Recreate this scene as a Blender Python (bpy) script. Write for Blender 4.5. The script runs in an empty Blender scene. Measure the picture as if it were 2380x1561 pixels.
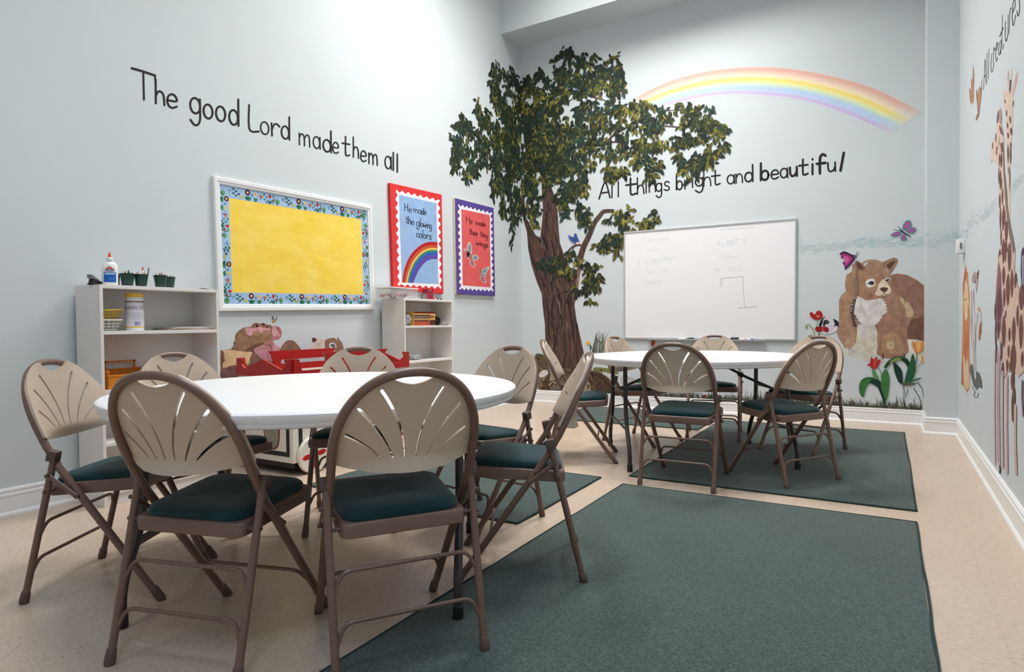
import bpy, bmesh, math, random
from mathutils import Vector, Matrix
from mathutils.geometry import delaunay_2d_cdt
random.seed(7)
SC = bpy.context.scene
COL = SC.collection
PI = math.pi

# ---------------------------------------------------------------- camera, light, exposure
FW, FH, FPX = 2380, 1561, 1447.7437
CAM = Vector((3.9601, -6.8495, 0.983))
YAW, PITCH, ROLL = -0.5418, -0.0198, -0.0105
def cam_axes():
    cy, sy, cp, sp = math.cos(YAW), math.sin(YAW), math.cos(PITCH), math.sin(PITCH)
    f = Vector((sy*cp, cy*cp, sp)); r = Vector((cy, -sy, 0)); u = r.cross(f)
    cr, sr = math.cos(ROLL), math.sin(ROLL)
    return r*cr+u*sr, u*cr-r*sr, f
CR, CU, CF = cam_axes()
cam_data = bpy.data.cameras.new('camera')
cam = bpy.data.objects.new('camera', cam_data); COL.objects.link(cam)
cam_data.sensor_width = 36.0; cam_data.sensor_fit = 'HORIZONTAL'
cam_data.lens = FPX*36.0/FW; cam_data.clip_start = 0.05; cam_data.clip_end = 60
cam.matrix_world = Matrix(((CR.x, CU.x, -CF.x, CAM.x), (CR.y, CU.y, -CF.y, CAM.y), (CR.z, CU.z, -CF.z, CAM.z), (0, 0, 0, 1)))
SC.camera = cam

world = bpy.data.worlds.new('room_world'); SC.world = world; world.use_nodes = True
world.node_tree.nodes['Background'].inputs[0].default_value = (0.55, 0.62, 0.70, 1)
world.node_tree.nodes['Background'].inputs[1].default_value = 0.0
SC.view_settings.view_transform = 'Standard'; SC.view_settings.look = 'None'
SC.view_settings.gamma = 1.0; SC.view_settings.use_curve_mapping = False
SC.view_settings.exposure = 0.0

CEIL = 5.30; XR = 4.4765; YP = -0.4553; XP = 4.252; YF = -8.4   # right wall, pilaster, front wall
# ceiling panels and two added front fills: x, y, power, colour
WARM, COOL = (1.0, .985, .955), (.45, .68, 1.0)
LIGHTS = [(1.10, -1.50, 19, WARM), (2.30, -1.50, 70, WARM), (1.10, -2.65, 51, WARM), (2.30, -4.90, 37, WARM),
          (3.50, -4.90, 5, WARM), (1.30, -7.40, 6, (1.0, .86, .70)), (3.80, -7.00, 28, COOL)]  # front pair added: warm tint at left, stand-in for cool daylight at right
def area(x, y, w, col):
    d = bpy.data.lights.new('troffer_lamp', 'AREA'); d.shape = 'RECTANGLE'; d.size = .58; d.size_y = 1.16
    d.energy = w; d.color = col; d.spread = math.radians(128)
    o = bpy.data.objects.new('troffer_lamp', d); COL.objects.link(o); o.location = (x, y, CEIL-.075)
for x, y, w, c_ in LIGHTS: area(x, y, w, c_)

# ---------------------------------------------------------------- helpers
def lin(v):
    v /= 255.0
    return v/12.92 if v <= .04045 else ((v+.055)/1.055)**2.4
def C(r, g, b): return (lin(r), lin(g), lin(b), 1.0)
def nmat(name):
    m = bpy.data.materials.new(name); m.use_nodes = True
    nt = m.node_tree; return m, nt, nt.nodes['Principled BSDF']
def mat(name, col, rough=.5, noise=.05, scale=30, metal=0, bump=0, bscale=200, spec=.5, alpha=1, trans=0, stretch=None, emit=0, sheen=0):
    m, nt, b = nmat(name)
    b.inputs['Roughness'].default_value = rough; b.inputs['Metallic'].default_value = metal
    b.inputs['Specular IOR Level'].default_value = spec
    b.inputs['Alpha'].default_value = alpha; b.inputs['Transmission Weight'].default_value = trans
    if sheen: b.inputs['Sheen Weight'].default_value = sheen
    tc = nt.nodes.new('ShaderNodeTexCoord'); mp = nt.nodes.new('ShaderNodeMapping')
    nt.links.new(tc.outputs['Object'], mp.inputs[0])
    if stretch: mp.inputs['Scale'].default_value = stretch
    n = nt.nodes.new('ShaderNodeTexNoise'); n.inputs['Scale'].default_value = scale; n.inputs['Detail'].default_value = 5
    nt.links.new(mp.outputs[0], n.inputs['Vector'])
    cr = nt.nodes.new('ShaderNodeValToRGB')
    c = C(*col)
    cr.color_ramp.elements[0].position = .3; cr.color_ramp.elements[1].position = .7
    cr.color_ramp.elements[0].color = tuple(min(1, x*(1-noise)) for x in c[:3])+(1,)
    cr.color_ramp.elements[1].color = tuple(min(1, x*(1+noise)) for x in c[:3])+(1,)
    nt.links.new(n.outputs['Fac'], cr.inputs[0]); nt.links.new(cr.outputs[0], b.inputs['Base Color'])
    if bump:
        n2 = nt.nodes.new('ShaderNodeTexNoise'); n2.inputs['Scale'].default_value = bscale; n2.inputs['Detail'].default_value = 3
        nt.links.new(mp.outputs[0], n2.inputs['Vector'])
        bp = nt.nodes.new('ShaderNodeBump'); bp.inputs['Strength'].default_value = bump; bp.inputs['Distance'].default_value = .004
        nt.links.new(n2.outputs['Fac'], bp.inputs['Height']); nt.links.new(bp.outputs[0], b.inputs['Normal'])
    if emit:
        b.inputs['Emission Color'].default_value = c; b.inputs['Emission Strength'].default_value = emit
    return m
def obj(name, bm, m, parent=None, smooth=True, flat=False):
    me = bpy.data.meshes.new(name); bm.normal_update(); bm.to_mesh(me); bm.free()
    if m:
        for k in (m if isinstance(m, (list, tuple)) else [m]): me.materials.append(k)
    if smooth and not flat: me.shade_smooth()
    o = bpy.data.objects.new(name, me); COL.objects.link(o)
    if smooth and not flat:
        try: me.set_sharp_from_angle(angle=math.radians(38))
        except Exception: pass
    if parent: o.parent = parent
    return o
def tag(o, label, cat, group=None, kind=None):
    if label: o['label'] = label
    if cat: o['category'] = cat
    if group: o['group'] = group
    if kind: o['kind'] = kind
    return o
def struct(o): o['kind'] = 'structure'; return o
def thing(name, label, cat, loc=(0, 0, 0), rz=0, group=None):
    o = bpy.data.objects.new(name, None); COL.objects.link(o); o.empty_display_size = .1
    o.location = loc; o.rotation_euler = (0, 0, rz)
    return tag(o, label, cat, group)
def copy_tree(o, parent=None):
    c = o.copy(); COL.objects.link(c)
    if parent: c.parent = parent
    for ch in list(o.children): copy_tree(ch, c)
    return c
def box(bm, a, b, bev=0, seg=2):
    x0, y0, z0 = [min(p, q) for p, q in zip(a, b)]; x1, y1, z1 = [max(p, q) for p, q in zip(a, b)]
    v = [bm.verts.new(p) for p in ((x0,y0,z0),(x1,y0,z0),(x1,y1,z0),(x0,y1,z0),(x0,y0,z1),(x1,y0,z1),(x1,y1,z1),(x0,y1,z1))]
    fs = [bm.faces.new([v[i] for i in f]) for f in ((3,2,1,0),(4,5,6,7),(0,1,5,4),(1,2,6,5),(2,3,7,6),(3,0,4,7))]
    if bev:
        es = list({e for f in fs for e in f.edges})
        bmesh.ops.bevel(bm, geom=es, offset=bev, segments=seg, affect='EDGES', profile=.6)
    return bm
def BM(): return bmesh.new()
def bx(a, b, bev=0): return box(BM(), a, b, bev)
def fillet(pts, r, n=6):
    pts = [Vector(p) for p in pts]; out = [pts[0]]
    for i in range(1, len(pts)-1):
        p = pts[i]; a = (pts[i-1]-p); b = (pts[i+1]-p)
        d = min(r, a.length*.49, b.length*.49); A = p+a.normalized()*d; B = p+b.normalized()*d
        for k in range(n+1):
            t = k/n; out.append(A*(1-t)**2+p*2*t*(1-t)+B*t*t)
    out.append(pts[-1]); return out
def tube(bm, pts, r, n=10, cap=True, squash=None):
    pts = [Vector(p) for p in pts]; N = len(pts); rings = []
    t0 = (pts[1]-pts[0]).normalized()
    up = Vector((0, 0, 1)) if abs(t0.z) < .9 else Vector((1, 0, 0))
    nrm = (up-t0*up.dot(t0)).normalized()
    for i, p in enumerate(pts):
        t = (pts[min(i+1, N-1)]-pts[max(i-1, 0)]).normalized()
        nrm = (nrm-t*nrm.dot(t)).normalized(); bn = t.cross(nrm)
        rr = r[i] if isinstance(r, (list, tuple)) else r
        rings.append([bm.verts.new(p+(nrm*math.cos(2*PI*k/n)+bn*math.sin(2*PI*k/n))*rr) for k in range(n)])
    for a, b in zip(rings, rings[1:]):
        for k in range(n): bm.faces.new((a[k], a[(k+1) % n], b[(k+1) % n], b[k]))
    if cap: bm.faces.new(rings[0][::-1]); bm.faces.new(rings[-1])
    return bm
def lathe(bm, prof, n=32, cx=0, cy=0, cz=0, sx=1, sy=1):
    rings = []
    for r, z in prof:
        if r < 1e-6: rings.append([bm.verts.new((cx, cy, cz+z))])
        else: rings.append([bm.verts.new((cx+sx*r*math.cos(2*PI*k/n), cy+sy*r*math.sin(2*PI*k/n), cz+z)) for k in range(n)])
    for a, b in zip(rings, rings[1:]):
        for k in range(n):
            q = []
            for v in ((a[k % len(a)]), a[(k+1) % len(a)], b[(k+1) % len(b)], b[k % len(b)]):
                if v not in q: q.append(v)
            if len(q) > 2: bm.faces.new(q)
    return bm
def prism(bm, poly, axis, a, b):
    """extrude a 2-D outline along x, y or z from a to b"""
    def P(u, v, w): return {'x': (w, u, v), 'y': (u, w, v), 'z': (u, v, w)}[axis]
    A = [bm.verts.new(P(u, v, a)) for u, v in poly]; B = [bm.verts.new(P(u, v, b)) for u, v in poly]
    n = len(poly); bm.faces.new(A); bm.faces.new(B[::-1])
    for i in range(n): bm.faces.new((A[i], B[i], B[(i+1) % n], A[(i+1) % n]))
    bmesh.ops.recalc_face_normals(bm, faces=bm.faces[:]); return bm
def pip(p, poly):
    x, y = p; c = False; n = len(poly); j = n-1
    for i in range(n):
        xi, yi = poly[i]; xj, yj = poly[j]
        if (yi > y) != (yj > y) and x < (xj-xi)*(y-yi)/(yj-yi)+xi: c = not c
        j = i
    return c
def fill(outline, holes, step):
    """triangulated flat sheet with holes and interior points: list of 2-D verts, list of triangles"""
    vs = []; es = []
    for lp in [outline]+holes:
        s = len(vs); vs += [Vector(p) for p in lp]; es += [(s+i, s+(i+1) % len(lp)) for i in range(len(lp))]
    xs = [p[0] for p in outline]; ys = [p[1] for p in outline]
    y = min(ys)+step*.5
    while y < max(ys):
        x = min(xs)+step*.37
        while x < max(xs):
            if pip((x, y), outline) and not any(pip((x, y), h) for h in holes): vs.append(Vector((x, y)))
            x += step
        y += step
    V, E, F, _, _, _ = delaunay_2d_cdt(vs, es, [], 0, 1e-6)
    T = []
    for f in F:
        c = sum((V[i] for i in f), Vector((0, 0)))/len(f)
        if pip(c, outline) and not any(pip(c, h) for h in holes): T.append(f)
    return V, T
# a pixel of the photograph seen on one of the walls
def hit(px, py, ax, v):
    d = CF+CR*((px-FW/2)/FPX)-CU*((py-FH/2)/FPX)
    return CAM+d*((v-CAM[ax])/d[ax])
WALL = {'L': (0, 0.0, Vector((1, 0, 0))), 'B': (1, 0.0, Vector((0, -1, 0))), 'P': (1, YP, Vector((0, -1, 0))), 'R': (0, XR, Vector((-1, 0, 0)))}

# ---------------------------------------------------------------- materials
M = {}
M['wall'] = mat('wall_paint', (206, 213, 216), .62, .012, 2.2, bump=.06, bscale=90, spec=.25)
M['ceil'] = mat('ceiling_paint', (186, 186, 183), .8, .02, 4)
M['trim'] = mat('trim_paint', (236, 236, 236), .32, .01, 8)
M['frame'] = mat('taupe_enamel', (114, 88, 76), .34, .04, 14, spec=.5)
M['bolt'] = mat('taupe_bolt', (84, 68, 60), .4, .04, 14)
M['rub'] = mat('taupe_rubber', (92, 72, 62), .55, .08, 60)
M['beige'] = mat('beige_plastic', (194, 174, 155), .42, .025, 40, bump=.05, bscale=600)
M['teal'] = mat('teal_fabric', (17, 53, 57), .9, .16, 260, bump=.25, bscale=700, spec=.15, sheen=.25)
M['pan'] = M['frame']
M['ttop'] = mat('white_table_plastic', (231, 231, 233), .38, .012, 60, bump=.06, bscale=260)
M['tleg'] = mat('charcoal_steel', (62, 56, 58), .38, .06, 20, metal=.25)
M['black'] = mat('black_plastic', (24, 24, 26), .5, .08, 40)
M['mel'] = mat('white_melamine', (228, 224, 220), .42, .012, 12)
M['wb'] = mat('whiteboard_enamel', (240, 238, 240), .16, .006, 6)
M['alu'] = mat('aluminium_trim', (205, 207, 210), .35, .02, 30, metal=.55)
M['white'] = mat('white_plastic', (238, 238, 236), .4, .01, 30)
M['red'] = mat('red_gloss_paint', (176, 24, 22), .34, .05, 20)
M['rugedge'] = mat('rug_binding', (28, 52, 50), .9, .15, 200, bump=.2, bscale=500)
def rug_mat():
    m, nt, b = nmat('green_carpet'); b.inputs['Roughness'].default_value = .96; b.inputs['Specular IOR Level'].default_value = .12
    b.inputs['Sheen Weight'].default_value = .2
    tc = nt.nodes.new('ShaderNodeTexCoord')
    n = nt.nodes.new('ShaderNodeTexNoise'); n.inputs['Scale'].default_value = 150; n.inputs['Detail'].default_value = 8; n.inputs['Roughness'].default_value = .75
    n2 = nt.nodes.new('ShaderNodeTexNoise'); n2.inputs['Scale'].default_value = 2.2; n2.inputs['Detail'].default_value = 3
    for q in (n, n2): nt.links.new(tc.outputs['Object'], q.inputs['Vector'])
    cr = nt.nodes.new('ShaderNodeValToRGB'); e = cr.color_ramp.elements
    e[0].position = .34; e[0].color = C(39, 53, 51); e[1].position = .68; e[1].color = C(107, 121, 115)
    k = e.new(.5); k.color = C(69, 84, 80)
    nt.links.new(n.outputs['Fac'], cr.inputs[0])
    mx = nt.nodes.new('ShaderNodeMix'); mx.data_type = 'RGBA'; mx.blend_type = 'MULTIPLY'
    cr2 = nt.nodes.new('ShaderNodeValToRGB'); cr2.color_ramp.elements[0].position = .35; cr2.color_ramp.elements[1].position = .65
    cr2.color_ramp.elements[0].color = (.88, .9, .9, 1); cr2.color_ramp.elements[1].color = (1, 1, 1, 1)
    nt.links.new(n2.outputs['Fac'], cr2.inputs[0]); mx.inputs[0].default_value = 1
    nt.links.new(cr.outputs[0], mx.inputs[6]); nt.links.new(cr2.outputs[0], mx.inputs[7]); nt.links.new(mx.outputs[2], b.inputs['Base Color'])
    bp = nt.nodes.new('ShaderNodeBump'); bp.inputs['Strength'].default_value = .6; bp.inputs['Distance'].default_value = .004
    nt.links.new(n.outputs['Fac'], bp.inputs['Height']); nt.links.new(bp.outputs[0], b.inputs['Normal'])
    return m
M['rug'] = rug_mat()
def floor_mat():
    m, nt, b = nmat('vinyl_tile'); b.inputs['Roughness'].default_value = .27; b.inputs['Specular IOR Level'].default_value = .42
    tc = nt.nodes.new('ShaderNodeTexCoord')
    mp = nt.nodes.new('ShaderNodeMapping'); mp.inputs['Scale'].default_value = (26, 90, 1); mp.inputs['Rotation'].default_value = (0, 0, .55)
    nt.links.new(tc.outputs['Object'], mp.inputs[0])
    n = nt.nodes.new('ShaderNodeTexNoise'); n.inputs['Scale'].default_value = 1.6; n.inputs['Detail'].default_value = 4
    nt.links.new(mp.outputs[0], n.inputs['Vector'])
    cr = nt.nodes.new('ShaderNodeValToRGB'); e = cr.color_ramp.elements
    e[0].position = .26; e[0].color = C(150, 122, 102); e[1].position = .78; e[1].color = C(212, 192, 174)
    k = e.new(.38); k.color = C(194, 172, 152); k = e.new(.55); k.color = C(201, 181, 162)
    nt.links.new(n.outputs['Fac'], cr.inputs[0])
    # tile joints, barely visible
    br = nt.nodes.new('ShaderNodeTexBrick'); br.offset = 0; br.inputs['Scale'].default_value = 1; br.inputs['Brick Width'].default_value = .305; br.inputs['Row Height'].default_value = .305
    br.inputs['Mortar Size'].default_value = .0012; br.inputs['Color1'].default_value = (1, 1, 1, 1); br.inputs['Color2'].default_value = (.975, .97, .965, 1); br.inputs['Mortar'].default_value = (.86, .84, .82, 1)
    nt.links.new(tc.outputs['Object'], br.inputs['Vector'])
    mx = nt.nodes.new('ShaderNodeMix'); mx.data_type = 'RGBA'; mx.blend_type = 'MULTIPLY'; mx.inputs[0].default_value = 1
    nt.links.new(cr.outputs[0], mx.inputs[6]); nt.links.new(br.outputs[0], mx.inputs[7]); nt.links.new(mx.outputs[2], b.inputs['Base Color'])
    n3 = nt.nodes.new('ShaderNodeTexNoise'); n3.inputs['Scale'].default_value = 9; n3.inputs['Detail'].default_value = 3
    nt.links.new(tc.outputs['Object'], n3.inputs['Vector'])
    mr = nt.nodes.new('ShaderNodeMapRange'); mr.inputs[3].default_value = .2; mr.inputs[4].default_value = .38
    nt.links.new(n3.outputs['Fac'], mr.inputs[0]); nt.links.new(mr.outputs[0], b.inputs['Roughness'])
    bp = nt.nodes.new('ShaderNodeBump'); bp.inputs['Strength'].default_value = .05; bp.inputs['Distance'].default_value = .01
    nt.links.new(n3.outputs['Fac'], bp.inputs['Height']); nt.links.new(bp.outputs[0], b.inputs['Normal'])
    return m
M['floor'] = floor_mat()
def paint_mat(name, nscale=26, amt=.22, rough=.6, stretch=(1, 1, 1)):
    """pigment: colours come from the mesh's colour attribute, broken up by brush noise"""
    m, nt, b = nmat(name); b.inputs['Roughness'].default_value = rough; b.inputs['Specular IOR Level'].default_value = .25
    at = nt.nodes.new('ShaderNodeAttribute'); at.attribute_name = 'pigment'
    tc = nt.nodes.new('ShaderNodeTexCoord'); mp = nt.nodes.new('ShaderNodeMapping'); mp.inputs['Scale'].default_value = stretch
    nt.links.new(tc.outputs['Object'], mp.inputs[0])
    n = nt.nodes.new('ShaderNodeTexNoise'); n.inputs['Scale'].default_value = nscale; n.inputs['Detail'].default_value = 6
    nt.links.new(mp.outputs[0], n.inputs['Vector'])
    mr = nt.nodes.new('ShaderNodeMapRange'); mr.inputs[1].default_value = .3; mr.inputs[2].default_value = .7
    mr.inputs[3].default_value = 1-amt; mr.inputs[4].default_value = 1+amt*.6
    nt.links.new(n.outputs['Fac'], mr.inputs[0])
    mx = nt.nodes.new('ShaderNodeVectorMath'); mx.operation = 'SCALE'
    nt.links.new(at.outputs['Color'], mx.inputs[0]); nt.links.new(mr.outputs[0], mx.inputs['Scale'])
    nt.links.new(mx.outputs[0], b.inputs['Base Color'])
    return m
M['paint'] = paint_mat('mural_paint'); M['flatpaint'] = paint_mat('poster_paint', 18, .10)
M['bark'] = paint_mat('bark_paint', 6, .55, stretch=(7, 7, 1.3)); M['ink'] = paint_mat('lettering_paint', 30, .05)
M['fur'] = paint_mat('fur_paint', 17, .26, stretch=(1, 1, .8)); M['soft'] = paint_mat('washed_paint', 60, .05)

class Flat:
    """flat painted shapes on one wall, traced from the photograph and laid on that wall"""
    def __init__(s, wall, ox=0, oy=0, sc=1.0, plane=None, base=.0008, step=.00002):
        s.ax, s.v, s.n = WALL[wall] if wall else (0, 0, None)
        if plane is not None: s.v = plane
        s.ox, s.oy, s.sc = ox, oy, sc; s.bm = bmesh.new(); s.lay = s.bm.loops.layers.float_color.new('pigment'); s.z = base; s.step = step
    def frame(s, ox, oy, sc): s.ox, s.oy, s.sc = ox, oy, sc; return s
    def P(s, q): return hit(s.ox+q[0]/s.sc, s.oy+q[1]/s.sc, s.ax, s.v)
    def raw(s, pts3, cols):
        vs = [s.bm.verts.new(p+s.n*s.z) for p in pts3]
        try: f = s.bm.faces.new(vs)
        except ValueError: return
        for i, l in enumerate(f.loops): l[s.lay] = cols[i] if isinstance(cols, list) else cols
        f.normal_update()
        if f.normal.dot(s.n) < 0: f.normal_flip()
    def poly(s, pts, col, up=True):
        s.raw([s.P(p) for p in pts], C(*col)); s.z += s.step if up else 0; return s
    def ell(s, x, y, rx, ry, col, rot=0, n=20):
        c, d = math.cos(rot), math.sin(rot)
        return s.poly([(x+rx*math.cos(t)*c-ry*math.sin(t)*d, y+rx*math.cos(t)*d+ry*math.sin(t)*c) for t in [2*PI*k/n for k in range(n)]], col)
    def smooth(s, pts, col, n=5):
        return s.poly(spline(pts, n, True), col)
    def stroke(s, pts, w, col, w2=None, curve=True):
        """brush stroke; w in pixels of the current tracing frame"""
        if curve and len(pts) > 2: pts = spline(pts, 5, False)
        w2 = w if w2 is None else w2
        P_ = [pts[0]]
        for p in pts[1:]:
            if math.hypot(p[0]-P_[-1][0], p[1]-P_[-1][1]) > 1e-4: P_.append(p)
        N = len(P_)
        if N < 2: return s
        L_, R_ = [], []
        for i in range(N):
            a, b = P_[max(i-1, 0)], P_[min(i+1, N-1)]; d = math.hypot(b[0]-a[0], b[1]-a[1]) or 1e-6
            h = (w+(w2-w)*i/(N-1))/2; nx, ny = -(b[1]-a[1])/d*h, (b[0]-a[0])/d*h
            L_.append((P_[i][0]+nx, P_[i][1]+ny)); R_.append((P_[i][0]-nx, P_[i][1]-ny))
        for i in range(N-1): s.poly([L_[i], L_[i+1], R_[i+1], R_[i]], col, False)
        for (c, p, q, h) in ((P_[0], R_[0], L_[0], w/2), (P_[-1], L_[-1], R_[-1], w2/2)):
            a0 = math.atan2(p[1]-c[1], p[0]-c[0]); sg = -1
            a1 = math.atan2(q[1]-c[1], q[0]-c[0])
            nb = P_[1] if c is P_[0] else P_[-2]; back = math.atan2(c[1]-nb[1], c[0]-nb[0])
            cap = [p]+[(c[0]+h*math.cos(back+t), c[1]+h*math.sin(back+t)) for t in ((-1.0, -.5, 0, .5, 1.0) if math.sin(a0-back) < 0 else (1.0, .5, 0, -.5, -1.0))]+[q]
            if h > .2: s.poly(cap, col, False)
        s.z += s.step; return s
    def done(s, name, m='paint', parent=None):
        o = obj(name, s.bm, M[m], parent, flat=True); return o
def spline(pts, n, closed):
    N = len(pts); out = []
    rng = range(N) if closed else range(N-1)
    for i in rng:
        if closed: p0, p1, p2, p3 = pts[(i-1) % N], pts[i], pts[(i+1) % N], pts[(i+2) % N]
        else: p0, p1, p2, p3 = pts[max(i-1, 0)], pts[i], pts[i+1], pts[min(i+2, N-1)]
        for k in range(n):
            t = k/n; t2 = t*t; t3 = t2*t
            out.append(tuple(.5*(2*p1[j]+(p2[j]-p0[j])*t+(2*p0[j]-5*p1[j]+4*p2[j]-p3[j])*t2+(3*p1[j]-p0[j]-3*p2[j]+p3[j])*t3) for j in (0, 1)))
    if not closed: out.append(tuple(pts[-1]))
    return out

# ---------------------------------------------------------------- room shell
def plane_obj(name, a, b, m):
    return struct(obj(name, bx(a, b), m, smooth=False))
plane_obj('floor', (-.15, YF-.15, -.12), (XR+.15, .15, 0), M['floor'])
plane_obj('ceiling', (-.15, YF-.15, CEIL), (XR+.15, .15, CEIL+.12), M['ceil'])
plane_obj('wall_left', (-.15, YF, 0), (0, .15, CEIL), M['wall'])
plane_obj('wall_back', (0, 0, 0), (XR, .15, CEIL), M['wall'])
plane_obj('wall_right', (XR, YF, 0), (XR+.15, .15, CEIL), M['wall'])
plane_obj('wall_front', (-.15, YF-.15, 0), (XR+.15, YF, CEIL), M['wall'])
plane_obj('wall_pier', (XP, YP, 0), (XR, 0, CEIL), M['wall'])
plane_obj('wall_soffit', (0, -.4507, 4.4465), (XP, 0, CEIL), M['wall'])
HB = .1493
def baseboard(name, p0, p1, n, m0=0, m1=0):
    prof = [(0, 0), (.024, 0), (.024, .012), (.018, .022), (.0135, .026), (.0135, .104), (.016, .106), (.016, .116), (.011, .121), (.011, .128), (.014, .131), (.014, .139), (.006, HB), (0, HB)]
    bm = BM(); p0 = Vector(p0); p1 = Vector(p1); n = Vector(n); t = (p1-p0).normalized()
    A = [bm.verts.new(p0+n*d+t*(m0*d)+Vector((0, 0, z))) for d, z in prof]; B = [bm.verts.new(p1+n*d+t*(m1*d)+Vector((0, 0, z))) for d, z in prof]
    k = len(prof)
    for i in range(k-1): bm.faces.new((A[i], B[i], B[i+1], A[i+1]))
    bm.faces.new(A); bm.faces.new(B[::-1]); bmesh.ops.recalc_face_normals(bm, faces=bm.faces[:])
    return struct(obj(name, bm, M['trim'], smooth=False))
baseboard('baseboard_left', (0, YF, 0), (0, 0, 0), (1, 0, 0), 0, -1)
baseboard('baseboard_back', (0, 0, 0), (XP, 0, 0), (0, -1, 0), 1, -1)
baseboard('baseboard_return', (XP, YP, 0), (XP, 0, 0), (-1, 0, 0), -1, -1)
baseboard('baseboard_pier', (XP, YP, 0), (XR, YP, 0), (0, -1, 0), -1, -1)
baseboard('baseboard_right', (XR, YF, 0), (XR, YP, 0), (-1, 0, 0), 0, -1)
baseboard('baseboard_front', (0, YF, 0), (XR, YF, 0), (0, 1, 0), 1, -1)
for i, (x, y, w, c_) in enumerate(LIGHTS):
    t = thing('ceiling_light', ['flat ceiling light panel in the left rear corner', 'flat ceiling light panel before the middle of the back wall', 'flat ceiling light panel beside the left wall over the posters', 'flat ceiling light panel over the near round table', 'flat ceiling light panel over the foreground rug', 'added warm fill panel in the left front of the room', 'added cool fill panel for daylight in the right front of the room'][i], 'light', (x, y, CEIL), 0, 'ceiling light panels')
    bm = BM()
    for a, b in (((-.32, -.61), (.32, -.58)), ((-.32, .58), (.32, .61)), ((-.32, -.58), (-.29, .58)), ((.29, -.58), (.32, .58))): box(bm, (*a, -.06), (*b, 0))
    obj('frame', bm, M['trim'], t, False)
    obj('diffuser', bx((-.29, -.58, -.055), (.29, .58, -.045)), mat('diffuser_%d' % i, (250, 250, 246), .5, 0, emit=3), t, False)

# ---------------------------------------------------------------- rugs
def rug(name, x0, y0, x1, y1, label, seed):
    t = thing(name, label, 'rug', ((x0+x1)/2, (y0+y1)/2, 0), 0, 'dark green rugs')
    w, h = (x1-x0)/2, (y1-y0)/2; rnd = random.Random(seed)
    bm = bx((-w+.006, -h+.006, 0.0005), (w-.006, h-.006, .009), .003)
    obj('pile', bm, M['rug'], t)
    e = [(-w, -h), (w, -h), (w, h), (-w, h)]; pts = []
    for (ax_, ay), (bx_, by) in zip(e, e[1:]+e[:1]):
        for k in range(12):
            s = k/12; j = rnd.uniform(-.0025, .0025) if k else 0
            nx, ny = (by-ay), -(bx_-ax_); L = math.hypot(nx, ny)
            pts.append((ax_+(bx_-ax_)*s+nx/L*j, ay+(by-ay)*s+ny/L*j, .0055))
    pts.append(pts[0]); bm = BM(); tube(bm, pts, .005, 6, False); obj('binding', bm, M['rugedge'], t)
rug('rug', 2.592, -5.73, 4.085, -3.293, 'large green rug in the foreground, running out of the bottom of the picture', 1)
rug('rug', 2.555, -3.078, 4.092, -.508, 'large green rug under the right side of the far table', 2)
rug('rug', .915, -4.243, 2.412, -3.205, 'small green rug behind the near table, its right corner showing', 3)
rug('rug', .98, -1.17, 2.492, -.14, 'small green rug by the back wall under the far chairs', 4)

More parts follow.
